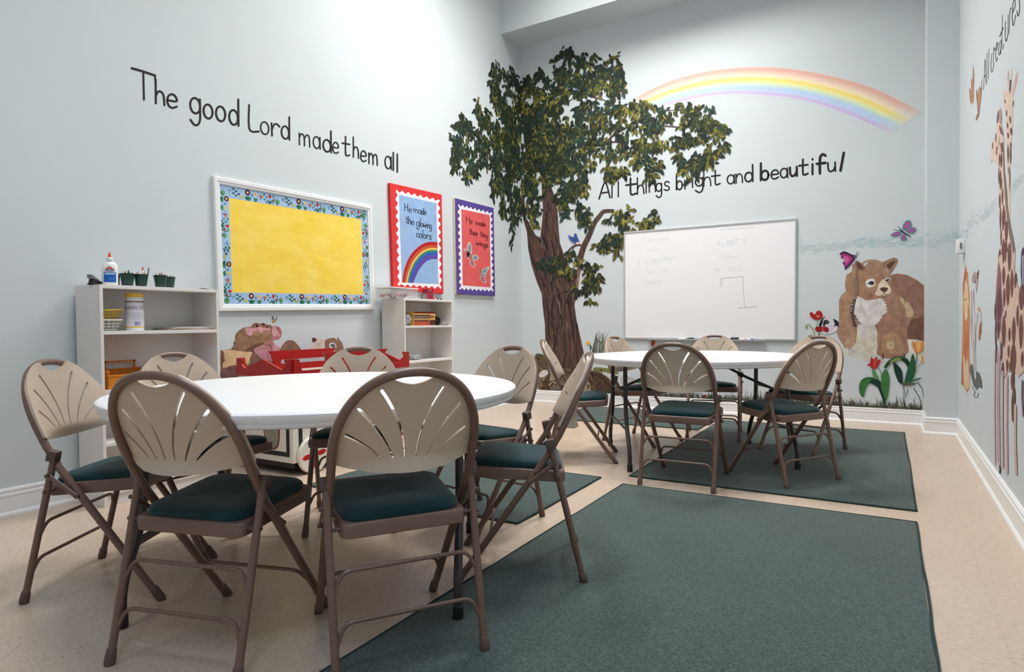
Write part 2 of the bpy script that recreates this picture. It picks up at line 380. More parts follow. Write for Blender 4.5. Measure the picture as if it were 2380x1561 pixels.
# ---------------------------------------------------------------- folding chairs (local x = forward, y = left)
def tube_s(z): return .482-.7198*z if z < .514 else .112-.483*(z-.514)
ARCH_A, ARCH_Z0, ARCH_B, ARCH_N = .2105, .610, .243, 2.25
def arch(inset=0, n=26):
    """right half of the arch from its springing to the crown: (u, z)"""
    out = []
    for k in range(n+1):
        t = PI/2*k/n
        out.append(((ARCH_A-inset)*max(0, math.cos(t))**(2/ARCH_N), ARCH_Z0+(ARCH_B-inset)*max(0, math.sin(t))**(2/ARCH_N)))
    return out
def rear_leg(z): return .235*z, .2165+.004*z/.54
def make_chair(name, label):
    t = thing(name, label, 'chair', group=None)
    # back frame: one bent tube from front foot over the back to the other front foot
    half = []
    for k in range(12):
        z = .012+(.47-.012)*k/11; half.append((tube_s(z), .203+.0075*z/.5, z))
    for z in (.49, .505, .52, .535, .56, .585): half.append((tube_s(z)+(.004 if .49 < z < .54 else 0), ARCH_A, z))
    for u, z in arch(0, 22): half.append((tube_s(z), u, z))
    pts = [Vector((x, -u, z)) for x, u, z in half]+[Vector((x, u, z)) for x, u, z in reversed(half[:-1])]
    fr = obj('back_frame', tube(BM(), pts, .0128, 12), M['frame'], t)
    def foot(parent, x, y, dx, r0):
        bm = BM(); tube(bm, [(x, y, .0), (x, y, .006), (x-dx*.016, y, .02), (x-dx*.036, y, .042), (x-dx*.039, y, .044)], [.0142, .0158, .0158, .0142, .012], 12)
        obj('foot', bm, M['rub'], parent)
    for sg in (-1, 1): foot(fr, .482, sg*.203, .72, 0)
    for sg in (-1, 1):
        x1, y1 = rear_leg(.535)
        lg = obj('leg', tube(BM(), [(.002, sg*.2165, .008), (x1, sg*y1, .535)], .0118, 12), M['frame'], t)
        foot(lg, .0, sg*.2165, -.235, 0)
        cb = BM(); box(cb, (-.017, -.0165, -.019), (.017, .0165, .019), .004)
        bmesh.ops.rotate(cb, verts=cb.verts[:], matrix=Matrix.Rotation(math.radians(13), 3, 'Y')); bmesh.ops.translate(cb, verts=cb.verts[:], vec=(x1-.002, sg*(y1+.003), .53))
        obj('collar', cb, M['bolt'], lg)
        a = Vector((rear_leg(.462)[0], sg*.2365, .462)); b = Vector((tube_s(.385), sg*.2285, .385))
        bb = BM(); tube(bb, [a, a.lerp(b, .5), b], [.009, .008, .009], 8)
        for v in bb.verts: v.co.y = sg*(.2285+(abs(v.co.y)-.2285)*.45)
        lk = obj('link', bb, M['frame'], t)
        for p in (a, b): obj('rivet', tube(BM(), [p-Vector((0, sg*.012, 0)), p+Vector((0, sg*.006, 0))], .007, 10), M['bolt'], lk)
        xp, yp = rear_leg(.40); obj('pivot_bolt', tube(BM(), [(xp, sg*.185, .402), (xp, sg*.2345, .402)], .0065, 10), M['bolt'], lg)
        obj('pivot_bolt', tube(BM(), [(tube_s(.42), sg*.18, .42), (tube_s(.42), sg*.224, .42)], .006, 10), M['bolt'], fr)
    def bar(zc, za, front):
        pts = []
        for sg in (-1, 1):
            f = (lambda z: (tube_s(z), .203+.0075*z/.5)) if front else rear_leg
            xa, ya = f(za); xc, yc = f(zc); seq = [(xa, sg*(ya-.004), za), (xc, sg*(yc-.030), zc), (xc, sg*(yc-.09), zc)]
            pts += seq if sg < 0 else seq[::-1]
        return tube(BM(), fillet(pts, .05, 7), .0062, 8)
    obj('crossbar', bar(.288, .228, False), M['frame'], t)
    obj('crossbar', bar(.155, .095, False), M['frame'], t)
    obj('crossbar', bar(.175, .118, True), M['frame'], t)
    # seat pan
    def outline(ins, n=8, rad=(.026, .030)):
        x0, x1, w0, w1 = .066+ins, .427-ins, .187-ins, .196-ins; rr, rf = rad; out = []
        for cx, cy, r, a0 in ((x1-rf, w1-rf, rf, 0), (x0+rr, w0-rr, rr, PI/2), (x0+rr, -(w0-rr), rr, PI), (x1-rf, -(w1-rf), rf, 1.5*PI)):
            for k in range(n+1): out.append((cx+r*math.cos(a0+PI/2*k/n), cy+r*math.sin(a0+PI/2*k/n)))
        return out
    zt = lambda x: .419+.024*(x-.07)/.335
    def rings(bm, spec, close_top=True, close_bot=True, rad=(.026, .030)):
        R = []
        for ins, dz, sc in spec:
            cx = .2465; R.append([bm.verts.new((cx+(x-cx)*sc, y*sc, zt(x)+dz)) for x, y in outline(ins, 8, rad)])
        n = len(R[0])
        for a, b in zip(R, R[1:]):
            for k in range(n): bm.faces.new((a[k], a[(k+1) % n], b[(k+1) % n], b[k]))
        if close_bot: bm.faces.new(R[0][::-1])
        if close_top: bm.faces.new(R[-1])
        return bm
    obj('seat_pan', rings(BM(), [(.004, -.043, 1), (.0, -.040, 1), (0, -.006, 1), (.003, -.001, 1), (.008, .001, 1), (.016, .0, 1)]), M['pan'], t)
    obj('seat_cushion', rings(BM(), [(.011, .0005, 1), (.0095, .010, 1), (.012, .018, 1), (.018, .025, 1), (.018, .031, .9), (.018, .035, .75), (.018, .0375, .5), (.018, .0385, .25)], rad=(.055, .055)), M['teal'], t)
    # moulded back with fan slots and hand hole
    ins = -.0115
    A = arch(ins, 30); zl, zs = .580, ARCH_Z0; uh = .066
    low = lambda u: .591-.029*max(0, 1-(u/.2)**2)
    rt = [(u, low(u)) for u in [.19*k/14 for k in range(15)]]+[(ARCH_A-ins-.006, .592), (ARCH_A-ins, .598), (ARCH_A-ins, .604)]; top = [p for p in A if p[0] > uh+.008]
    ztop = top[-1][1]
    scoop = [(uh*math.cos(PI/2*k/9)*1.02, ztop-.001-.028*math.sin(PI/2*k/9)**1.0-.006*(1-math.cos(PI/2*k/9))) for k in range(10)]
    R_ = rt+top+scoop
    out = R_+[(-u, z) for u, z in reversed(R_[1:-1])]
    holes = []
    for p0, pc, p1 in (((.016, .607), (.020, .71), (.088, .806)), ((.047, .607), (.078, .69), (.146, .757)), ((.078, .609), (.120, .655), (.174, .683))):
        L = []
        for k in range(13):
            s = k/12; L.append(Vector(((1-s)**2*p0[0]+2*s*(1-s)*pc[0]+s*s*p1[0], (1-s)**2*p0[1]+2*s*(1-s)*pc[1]+s*s*p1[1])))
        lf, rg = [], []
        for k in range(13):
            d = (L[min(k+1, 12)]-L[max(k-1, 0)]).normalized(); w = .0024+.0026*k/12; nn = Vector((-d.y, d.x))*w
            if k == 0: lf.append(L[0]-d*w)
            lf.append(L[k]+nn); rg.append(L[k]-nn)
            if k == 12: rg.append(L[12]+d*w)
        h = [(v.x, v.y) for v in lf+rg[::-1]]
        holes += [h, [(-u, z) for u, z in h]]
    V, T = fill(out, holes, .016)
    def back_x(u, z):
        w = max(0, 1-(u/.205)**2); k = min(1, max(0, (.852-z)/.24))**.8
        x = tube_s(z)+.0235-w*.068*k
        zc = low(u)+.010+.034*w
        if z < zc: x -= (zc-z)*.8*(.3+.7*w)
        return x
    bm = BM(); vv = [bm.verts.new((back_x(p.x, p.y), p.x, p.y)) for p in V]
    for f in T:
        try: bm.faces.new([vv[i] for i in f])
        except ValueError: pass
    bmesh.ops.recalc_face_normals(bm, faces=bm.faces[:])
    if sum(f.normal.x for f in bm.faces) < 0: bmesh.ops.reverse_faces(bm, faces=bm.faces[:])
    bmesh.ops.solidify(bm, geom=bm.faces[:], thickness=.0095)
    obj('backrest', bm, M['beige'], t)
    return t
CHAIRS = [
 (1.200, -5.677, .554, 'folding chair at the far left edge, facing the near table', 0),
 (2.224, -5.857, 1.859, 'folding chair in the left foreground with its back to the viewer', 0),
 (2.806, -5.491, 2.537, 'folding chair in the centre foreground, its fan back before the near table', 0),
 (2.877, -4.531, 3.661, 'folding chair seen from its side beside the big foreground rug', 0),
 (2.240, -4.032, 4.550, 'folding chair at the right end of the near table, behind the side-on chair', 0),
 (1.496, -4.379, 5.389, 'folding chair in front of the red toy wagon, facing the viewer', 0),
 (1.079, -5.138, .041, 'folding chair in front of the left bookcase, its back showing over the near table', 0),
 (2.895, -3.232, 1.598, 'folding chair before the far table with its back squarely to the viewer', 1),
 (3.587, -2.759, 2.537, 'folding chair turned at an angle at the right front of the far table', 1),
 (3.490, -1.457, 4.349, 'folding chair mostly hidden behind the angled chair at the right of the far table', 1),
 (2.644, -1.177, 4.909, 'folding chair centred under the whiteboard behind the far table', 1),
 (1.989, -1.806, 6.029, 'folding chair between the tree trunk and the whiteboard, left rear of the far table', 1),
 (1.823, -2.769, .379, 'folding chair seen side-on at the left end of the far table, before the trunk', 1)]
proto = None
for x, y, th, lab, g in CHAIRS:
    ch = make_chair('folding_chair', lab) if proto is None else copy_tree(proto)
    proto = proto or ch
    ch.location = (x, y, .0095 if g == 9 else 0); ch.rotation_euler = (0, 0, th)
    ch['label'] = lab; ch['category'] = 'chair'; ch['group'] = ['folding chairs round the near table', 'folding chairs round the far table'][g]

# ---------------------------------------------------------------- round tables
HT = .742
def make_table(name, label):
    t = thing(name, label, 'table', group='round white folding tables')
    prof = [(0, HT-.030), (.70, HT-.030), (.712, HT-.048), (.742, HT-.048), (.7505, HT-.044), (.7535, HT-.036), (.7525, HT-.0335), (.7545, HT-.031), (.762, HT-.014), (.7605, HT-.006), (.755, HT-.0015), (.746, HT), (0, HT)]
    obj('tabletop', lathe(BM(), prof, 96), M['ttop'], t)
    for sx in (-1, 1):
        X = sx*.55
        for sy in (-1, 1):
            pts = fillet([(X, sy*.435, .0), (X, sy*.435, .13), (X, sy*.315, .30), (X, sy*.285, .44), (X, sy*.28, HT-.032)], .07, 6)
            lg = obj('leg', tube(BM(), pts, .0148, 12), M['tleg'], t)
            obj('foot_cap', tube(BM(), [(X, sy*.435, 0), (X, sy*.435, .006), (X, sy*.435, .05), (X, sy*.435, .053)], [.017, .0185, .0178, .015], 12), M['black'], lg)
        obj('crossbar', tube(BM(), [(X, -.283, .50), (X, .283, .50)], .0085, 8), M['tleg'], t)
        obj('crossbar', tube(BM(), [(X, -.345, .255), (X, .345, .255)], .0085, 8), M['tleg'], t)
        br = obj('brace', tube(BM(), fillet([(X, 0, .50), (X-sx*.17, 0, .575), (X-sx*.38, 0, HT-.055), (X-sx*.44, 0, HT-.032)], .03, 4), .0095, 8), M['tleg'], t)
        obj('lock_ring', tube(BM(), [(X-sx*.20, 0, .588), (X-sx*.235, 0, .604)], .0135, 10), M['black'], br)
        obj('hinge_bar', tube(BM(), [(X, -.34, HT-.038), (X, .34, HT-.038)], .011, 8), M['tleg'], t)
    return t
tb = make_table('round_table', 'round white folding table in the foreground, cut across by the near chairs')
tb.location = (2.045, -5.118, 0); tb.rotation_euler = (0, 0, .564)
t2 = copy_tree(tb); t2.location = (2.765, -2.30, 0); t2.rotation_euler = (0, 0, .53)
t2['label'] = 'round white folding table at the back, in front of the whiteboard'

# ---------------------------------------------------------------- bookcases
def wbox(parent, name, a, b, m, bev=.0015):
    L = Vector(parent.matrix_world.translation) if False else Vector(parent.location)
    bm = BM(); box(bm, Vector(a)-L, Vector(b)-L, bev); return obj(name, bm, m, parent, smooth=False)
def bookcase(label, y0, y1, shelves, top):
    D = .294; X0 = .028
    t = thing('bookcase', label, 'bookcase', (D/2, (y0+y1)/2, 0), 0, 'white bookcases')
    for a in ((y0, y0+.017), (y1-.017, y1)): wbox(t, 'side_panel', (X0, a[0], 0), (D, a[1], top), M['mel'])
    for z in shelves: wbox(t, 'shelf', (X0, y0+.017, z-.020), (D-.001, y1-.017, z), M['mel'])
    wbox(t, 'back_panel', (X0, y0+.004, .03), (X0+.004, y1-.004, top-.003), M['mel'])
    wbox(t, 'kick_board', (D-.03, y0+.017, 0), (D-.012, y1-.017, .06), M['mel'])
    return t
SL, SR = (-5.100, -4.396), (-2.607, -1.885)
bookcase('taller-looking white bookcase on the left, with green cups and glue on top', *SL, [.08, .350, .640, .966, 1.2205], 1.2205)
bookcase('white bookcase below the red rainbow poster, with a clear tub on top', *SR, [.08, .352, .655, .975, 1.2205], 1.2205)

# ---------------------------------------------------------------- whiteboard
t = thing('whiteboard', 'large framed whiteboard with faint leftover marker writing on the back wall', 'whiteboard', (2.272, 0, 1.402)); t.rotation_euler = (0, math.radians(.42), 0)
W2, H2 = .910, .615
obj('panel', bx((-W2+.01, -.016, -H2+.01), (W2-.01, -.002, H2-.01)), M['wb'], t, False)
for a, b in (((-W2, H2-.018), (W2, H2)), ((-W2, -H2), (W2, -H2+.020)), ((-W2, -H2+.02), (-W2+.016, H2-.018)), ((W2-.016, -H2+.02), (W2, H2-.018))):
    obj('frame_rail', bx((a[0], -.024, a[1]), (b[0], -.001, b[1]), .002), M['alu'], t, False)
prof = [(-.001, 0), (-.062, 0), (-.062, .012), (-.056, .012), (-.056, .005), (-.001, .005)]
tr = obj('pen_tray', prism(BM(), [(y, z-H2-.004) for y, z in prof], 'x', -.62, .62), M['alu'], t, False)
TRZ = 1.402-H2+.0015
for k, (px, col, cap, lab) in enumerate(((1588, (235, 235, 235), (60, 120, 90), 'white marker with a green cap lying on the whiteboard tray, left of the others'), (1722, (236, 234, 232), (170, 40, 40), 'white marker with a red cap on the whiteboard tray, right of the black eraser'), (1737, (232, 232, 234), (40, 60, 150), 'white marker with a blue cap at the right end of the tray items'))):
    p = hit(px, 787, 1, -.03); mk = thing('marker', lab, 'marker', (p.x, -.031, TRZ+.0075-.0075*(p.x-2.272)), .06*(k-1), 'markers on the whiteboard tray')
    obj('barrel', tube(BM(), [(-.055, 0, 0), (.03, 0, 0)], .0075, 10), mat('marker_barrel_%d' % k, col, .4), mk)
    obj('cap', tube(BM(), [(.03, 0, 0), (.033, 0, 0), (.058, 0, 0), (.062, 0, 0)], [.0075, .0085, .008, .005], 10), mat('marker_cap_%d' % k, cap, .4), mk)
p = hit(1708, 787, 1, -.03)
er = thing('whiteboard_eraser', 'small black eraser on the whiteboard tray', 'eraser', (p.x, -.032, TRZ-.0075*(p.x-2.272)))
obj('felt', bx((-.04, -.018, 0), (.04, .018, .012), .002), M['black'], er, False); obj('grip', bx((-.04, -.018, .012), (.04, .018, .028), .005), mat('eraser_grip', (60, 66, 70), .5), er)
p = hit(1600, 787, 1, -.03)
er = thing('whiteboard_eraser', 'small green eraser beside the green-capped marker on the tray', 'eraser', (p.x+.03, -.032, TRZ-.0075*(p.x+.03-2.272)))
obj('felt', bx((-.028, -.016, 0), (.028, .016, .01), .002), M['black'], er, False); obj('grip', bx((-.028, -.016, .01), (.028, .016, .022), .004), mat('eraser_grip_green', (60, 110, 96), .5), er)

# ---------------------------------------------------------------- bulletin board (local: y along the wall, z up, x out of the wall)
BW, BH = .7645, .4635
t = thing('bulletin_board', 'white-framed bulletin board with yellow paper and a flowery border', 'bulletin board', (0, -3.461, 1.568)); t.rotation_euler = (math.radians(1.2), 0, 0)
fw = .05
def mitre(bm, w, h, f, x0, x1):
    o = [(-w, -h), (w, -h), (w, h), (-w, h)]; i = [(-w+f, -h+f), (w-f, -h+f), (w-f, h-f), (-w+f, h-f)]
    return o, i
for k in range(4):
    o, i = mitre(None, BW, BH, fw, 0, 0); a, b = o[k], o[(k+1) % 4]; c, d = i[(k+1) % 4], i[k]
    def lp(p, q, s): return (p[0]+(q[0]-p[0])*s, p[1]+(q[1]-p[1])*s)
    bm = BM(); prs = [(0, .002), (0, .020), (.12, .026), (.55, .026), (.62, .021), (.9, .019), (1, .014), (1, .002)]
    A = [bm.verts.new((x, *lp(a, d, s))) for s, x in prs]; B = [bm.verts.new((x, *lp(b, c, s))) for s, x in prs]
    n = len(prs)
    for q in range(n): bm.faces.new((A[q], B[q], B[(q+1) % n], A[(q+1) % n]))
    bm.faces.new(A[::-1]); bm.faces.new(B); bmesh.ops.recalc_face_normals(bm, faces=bm.faces[:])
    obj('frame_rail', bm, M['trim'], t, False)
m, nt, b = nmat('yellow_paper'); b.inputs['Roughness'].default_value = .7; b.inputs['Specular IOR Level'].default_value = .2
tc = nt.nodes.new('ShaderNodeTexCoord'); n1 = nt.nodes.new('ShaderNodeTexNoise'); n1.inputs['Scale'].default_value = 7; n1.inputs['Detail'].default_value = 5
nt.links.new(tc.outputs['Object'], n1.inputs['Vector']); cr = nt.nodes.new('ShaderNodeValToRGB')
cr.color_ramp.elements[0].position = .3; cr.color_ramp.elements[0].color = C(249, 210, 74); cr.color_ramp.elements[1].position = .7; cr.color_ramp.elements[1].color = C(253, 222, 108)
nt.links.new(n1.outputs['Fac'], cr.inputs[0]); nt.links.new(cr.outputs[0], b.inputs['Base Color'])
wv = nt.nodes.new('ShaderNodeTexNoise'); wv.inputs['Scale'].default_value = 3.5; wv.inputs['Detail'].default_value = 3
mp = nt.nodes.new('ShaderNodeMapping'); mp.inputs['Scale'].default_value = (1, .8, 3); nt.links.new(tc.outputs['Object'], mp.inputs[0]); nt.links.new(mp.outputs[0], wv.inputs['Vector'])
bp = nt.nodes.new('ShaderNodeBump'); bp.inputs['Strength'].default_value = .22; bp.inputs['Distance'].default_value = .02; nt.links.new(wv.outputs['Fac'], bp.inputs['Height']); nt.links.new(bp.outputs[0], b.inputs['Normal'])
PX = [(-.646, .334), (.641, .334), (.641, -.326), (-.646, -.332)]
obj('yellow_paper', bx((.004, -BW+fw-.01, -BH+fw-.01), (.008, BW-fw+.01, BH-fw+.01)), m, t, False)
class Local(Flat):
    def __init__(s, fn, n, base=.0, step=.00002):
        s.n = Vector(n); s.fn = fn; s.ox = s.oy = 0; s.sc = 1; s.bm = bmesh.new(); s.lay = s.bm.loops.layers.float_color.new('pigment'); s.z = base; s.step = step
    def P(s, q): return s.fn(q)
def motif_strip(parent, fn, L, W, start):
    """blue printed border: grass tufts, dragonflies, leaves, flowers, lady-birds; u along, v across from the outer edge inwards"""
    f = Local(fn, (1, 0, 0)); f.poly([(0, 0), (L, 0), (L, W), (0, W)], (168, 198, 232))
    G1, G2, G3 = (44, 128, 70), (28, 98, 72), (92, 160, 84)
    def leaf(u, v, du, dv, w, c):
        l = math.hypot(du, dv); nx, ny = -dv/l*w, du/l*w
        f.poly([(u, v), (u+du*.45+nx, v+dv*.45+ny), (u+du, v+dv), (u+du*.45-nx, v+dv*.45-ny)], c)
    def flower(u, v, r, c, cc, n=8):
        for k in range(n): f.ell(u+r*.7*math.cos(2*PI*k/n), v+r*.7*math.sin(2*PI*k/n), r*.42, r*.42, c, 0, 8)
        f.ell(u, v, r*.42, r*.42, cc, 0, 10)
    u = -start; P_ = .455; s = W/.078
    while u < L:
        def ok(x): return 0.012 < u+x < L-.012
        H = W
        if ok(.02):
            for d in (-.022, -.012, 0, .012, .02): leaf(u+.025, H*.02, d, H*(.75-abs(d)*12), .005*s, G1 if d < 0 else G3)
        if ok(.075):
            leaf(u+.055, H*.62, .045, H*.02, .004, (70, 120, 170)); leaf(u+.068, H*.5, .014, H*.32, .005, (110, 160, 200)); leaf(u+.075, H*.5, .016, H*.30, .005, (110, 160, 200)); leaf(u+.07, H*.55, .012, -H*.2, .003, (120, 150, 170))
        if ok(.13):
            f.stroke([(u+.115, H*.05), (u+.12, H*.4), (u+.115, H*.9)], .0022, G2, curve=False)
            for dv, sg in ((.25, 1), (.4, -1), (.6, 1), (.75, -1)): leaf(u+.118, H*dv, sg*.024, H*.12, .008, G2)
            leaf(u+.14, H*.45, .022, H*.02, .010, (30, 72, 62))
        if ok(.175):
            for d in (-.012, 0, .012): leaf(u+.172, H*.12, d*1.5, H*.30, .007, (196, 190, 70))
        if ok(.225):
            for d in (-.03, -.016, 0, .016, .03): leaf(u+.225, 0, d, H*(.5-abs(d)*4), .008, G1 if d > 0 else G2)
            flower(u+.222, H*.72, .019*s, (92, 28, 66), (250, 226, 120))
        if ok(.263): leaf(u+.258, H*.4, -.006, H*.35, .004, (90, 120, 150)); leaf(u+.260, H*.4, .008, H*.3, .004, (90, 120, 150))
        if ok(.29):
            for d in (-.018, 0, .018): leaf(u+.287, 0, d, H*.42, .007, G1)
            flower(u+.286, H*.66, .011*s, (252, 214, 84), (180, 90, 30), 6)
        if ok(.315): f.ell(u+.312, H*.55, .006, .006, (216, 100, 130), 0, 10); f.ell(u+.312, H*.55, .003, .003, (190, 214, 240), 0, 8)
        if ok(.34):
            for a in (.4, 1.3, 2.5, 4.0): leaf(u+.338, H*.5, .020*math.cos(a), .024*math.sin(a)*s, .006, (222, 130, 70) if a < 2 else (150, 60, 50))
        if ok(.375):
            for dv, sg in ((.1, 1), (.3, -1), (.5, 1), (.7, -1)): leaf(u+.372, H*dv, sg*.020, H*.16, .007, (40, 130, 110))
        if ok(.41):
            f.stroke([(u+.412, 0), (u+.41, H*.55)], .002, G2, curve=False); f.ell(u+.411, H*.72, .011*s, .014*s, (206, 38, 44), 0, 12)
            for d in (-.02, .018): leaf(u+.41, 0, d, H*.45, .007, G2)
        if ok(.445):
            f.stroke([(u+.432, H*.05), (u+.45, H*.45), (u+.442, H*.8), (u+.428, H*.7)], .006, (70, 120, 70)); f.ell(u+.437, H*.38, .008, .010, (170, 60, 60), 0, 8)
        u += P_
    return f.done('border_strip', 'flatpaint', parent)
IW, IH, bt, bb_, bl, br_ = BW-fw, BH-fw, .083, .083, .071, .076
motif_strip(t, lambda q: Vector((.0085, -IW+q[0], IH-bt+q[1])), 2*IW, bt, 0.0)
motif_strip(t, lambda q: Vector((.0085, -IW+q[0], -IH+q[1])), 2*IW, bb_, 0.0)
motif_strip(t, lambda q: Vector((.0083, -IW+q[1], IH-q[0])), 2*IH, bl, .13)
motif_strip(t, lambda q: Vector((.0083, IW-q[1], -IH+q[0])), 2*IH, br_, .24)

# ---------------------------------------------------------------- stroke lettering
def circ(a0=0, a1=2*PI, cx=.5, cy=.5, rx=.5, ry=.5, n=12): return [(cx+rx*math.cos(a0+(a1-a0)*k/n), cy+ry*math.sin(a0+(a1-a0)*k/n)) for k in range(n+1)]
GL = {
 'T': [[(0, 1.95), (1, 1.82)], [(.5, 1.88), (.52, 0)]], 'h': [[(0, 1.85), (.02, 0)], [(.04, .6), (.3, .95), (.7, .95), (.92, .65), (1, 0)]],
 'e': [[(.05, .5), (.95, .55), (.85, .88), (.5, 1), (.15, .82), (.02, .45), (.18, .1), (.55, 0), (.97, .16)]],
 'g': [circ(), [(.97, .98), (1, .2), (.98, -.4), (.75, -.72), (.4, -.76), (.02, -.5)]], 'o': [circ()], 'd': [circ(cx=.47, rx=.47), [(.97, 1.8), (1, 0)]],
 'b': [[(.02, 1.85), (.0, .02)], circ(cx=.53, rx=.47)], 'L': [[(0, 1.75), (.04, .02), (1, 0)]],
 'r': [[(0, 1), (.06, 0)], [(.08, .55), (.35, .95), (.7, 1), (1, .85)]],
 'm': [[(0, 1), (.02, 0)], [(.04, .65), (.2, .97), (.4, .9), (.48, .6), (.5, 0)], [(.52, .65), (.7, .97), (.9, .9), (.97, .6), (1, 0)]],
 'n': [[(0, 1), (.02, 0)], [(.04, .6), (.35, .97), (.75, .92), (.94, .6), (1, 0)]], 'a': [circ(cx=.47, rx=.47), [(.96, 1), (1, 0)]],
 't': [[(.45, 1.65), (.45, .25), (.62, .02), (1, .12)], [(0, 1.02), (1, 1.05)]], 'l': [[(.5, 1.8), (.5, 0)]],
 'A': [[(0, 0), (.55, 1.8), (1, .02)], [(.2, .62), (.82, .66)]], 'i': [[(.5, 1), (.5, 0)], [(.5, 1.45), (.52, 1.5)]],
 's': [[(.95, .85), (.6, 1), (.2, .9), (.15, .65), (.5, .5), (.9, .35), (.9, .1), (.5, 0), (.03, .12)]],
 'u': [[(0, 1), (.05, .3), (.35, .02), (.75, .15), (.95, .5)], [(.97, 1), (1, 0)]], 'f': [[(1, 1.75), (.75, 1.9), (.45, 1.75), (.35, 1.3), (.35, 0)], [(0, 1), (1, 1.02)]],
 'H': [[(0, 1.75), (.02, 0)], [(1, 1.75), (1, 0)], [(.02, .9), (1, .92)]], 'y': [[(0, 1), (.1, .3), (.4, .05), (.9, .35)], [(1, 1), (.95, -.2), (.7, -.75), (.2, -.7)]],
 'w': [[(0, 1), (.2, .05), (.45, .7), (.75, .05), (1, 1)]], 'c': [[(.95, .8), (.6, 1), (.2, .85), (.03, .5), (.18, .12), (.6, 0), (1, .15)]],
 'P': [[(0, 1.7), (0, 0)], [(0, 1.7), (.8, 1.6), (.9, 1.2), (.6, .9), (0, .85)]], 'N': [[(0, 0), (0, 1.7), (1, 0), (1, 1.7)]], 'S': [[(.95, 1.5), (.5, 1.7), (.1, 1.4), (.5, .9), (.95, .5), (.6, 0), (0, .2)]],
 'C': [[(.95, 1.5), (.5, 1.75), (.05, 1.1), (.15, .3), (.6, 0), (1, .2)]], '1': [[(.5, 1.7), (.5, 0)]], 'M': [[(0, 0), (.1, 1.7), (.5, .5), (.9, 1.7), (1, 0)]]}
def letters(f, spec, slope, col, wk=1.0, hk=1.0):
    """spec: (glyph, x0, x1, baseline y at x0, x-height, stroke width) in the tracing frame"""
    for ch, x0, x1, yb, xh, w in spec:
        w *= wk; xh *= hk
        for st in GL[ch]:
            pts = [(x0+u*(x1-x0), yb+slope*u*(x1-x0)-v*xh) for u, v in st]
            if len(pts) == 2: f.stroke(pts, w, col, curve=False)
            else: f.stroke(pts, w, col)
INK = (38, 30, 32)
f = Flat('L', 0, 100, 2.602)
letters(f, [('h', 941, 994, 364, 78, 12), ('e', 1010, 1070, 385, 82, 12),
 ('g', 1150, 1210, 418, 92, 12), ('o', 1231, 1285, 450, 84, 12), ('o', 1306, 1362, 466, 88, 12), ('d', 1386, 1442, 488, 88, 12),
 ('L', 1506, 1565, 522, 84, 11), ('o', 1576, 1625, 546, 74, 9), ('r', 1642, 1690, 560, 76, 10), ('d', 1702, 1750, 574, 76, 10),
 ('m', 1809, 1873, 614, 70, 8), ('a', 1894, 1936, 632, 70, 8), ('d', 1954, 2002, 652, 72, 10), ('e', 2011, 2047, 662, 66, 8),
 ('t', 2069, 2114, 676, 70, 9), ('h', 2136, 2168, 690, 66, 8), ('e', 2180, 2214, 712, 64, 8), ('m', 2230, 2281, 728, 64, 8),
 ('a', 2328, 2366, 755, 74, 8), ('l', 2372, 2384, 768, 60, 9), ('l', 2396, 2408, 778, 60, 9)], .22, INK, 1.1)
f.stroke([(796, 152), (865, 172), (938, 197)], 14, INK, curve=False); f.stroke([(866, 180), (870, 342)], 12, INK, curve=False); f.stroke([(936, 196), (942, 260)], 11, INK, curve=False)
tag(f.done('wall_lettering', 'ink'), 'black hand-painted words The good Lord made them all on the left wall', 'wall lettering')
f = Flat('B', 1350, 320, 2.8)
letters(f, [('A', 119, 190, 398, 58, 9), ('l', 197, 209, 390, 54, 8), ('l', 238, 250, 384, 54, 8),
 ('t', 294, 360, 376, 66, 11), ('h', 368, 410, 368, 58, 8), ('i', 420, 430, 360, 58, 8), ('n', 445, 486, 354, 54, 8), ('g', 490, 526, 350, 52, 8), ('s', 541, 577, 344, 58, 8),
 ('b', 622, 660, 339, 56, 9), ('r', 676, 712, 334, 58, 8), ('i', 722, 732, 324, 52, 8), ('g', 746, 794, 316, 54, 9), ('h', 800, 846, 316, 58, 8), ('t', 850, 906, 310, 58, 9),
 ('a', 953, 1000, 302, 58, 8), ('n', 1010, 1052, 295, 58, 8), ('d', 1068, 1119, 288, 60, 10),
 ('b', 1171, 1221, 277, 60, 13), ('e', 1238, 1286, 270, 58, 9), ('a', 1299, 1346, 262, 60, 9), ('u', 1361, 1406, 252, 58, 13), ('t', 1419, 1477, 246, 62, 11), ('i', 1502, 1513, 238, 66, 12), ('f', 1536, 1592, 234, 64, 15), ('u', 1608, 1656, 222, 58, 10)], -.10, INK, 1.15)
f.stroke([(1711, 98), (1690, 214)], 17, INK, curve=False)
tag(f.done('wall_lettering', 'ink'), 'black hand-painted words All things bright and beautiful on the back wall', 'wall lettering')
f = Flat('R', 2200, 0, 5.206); K = INK
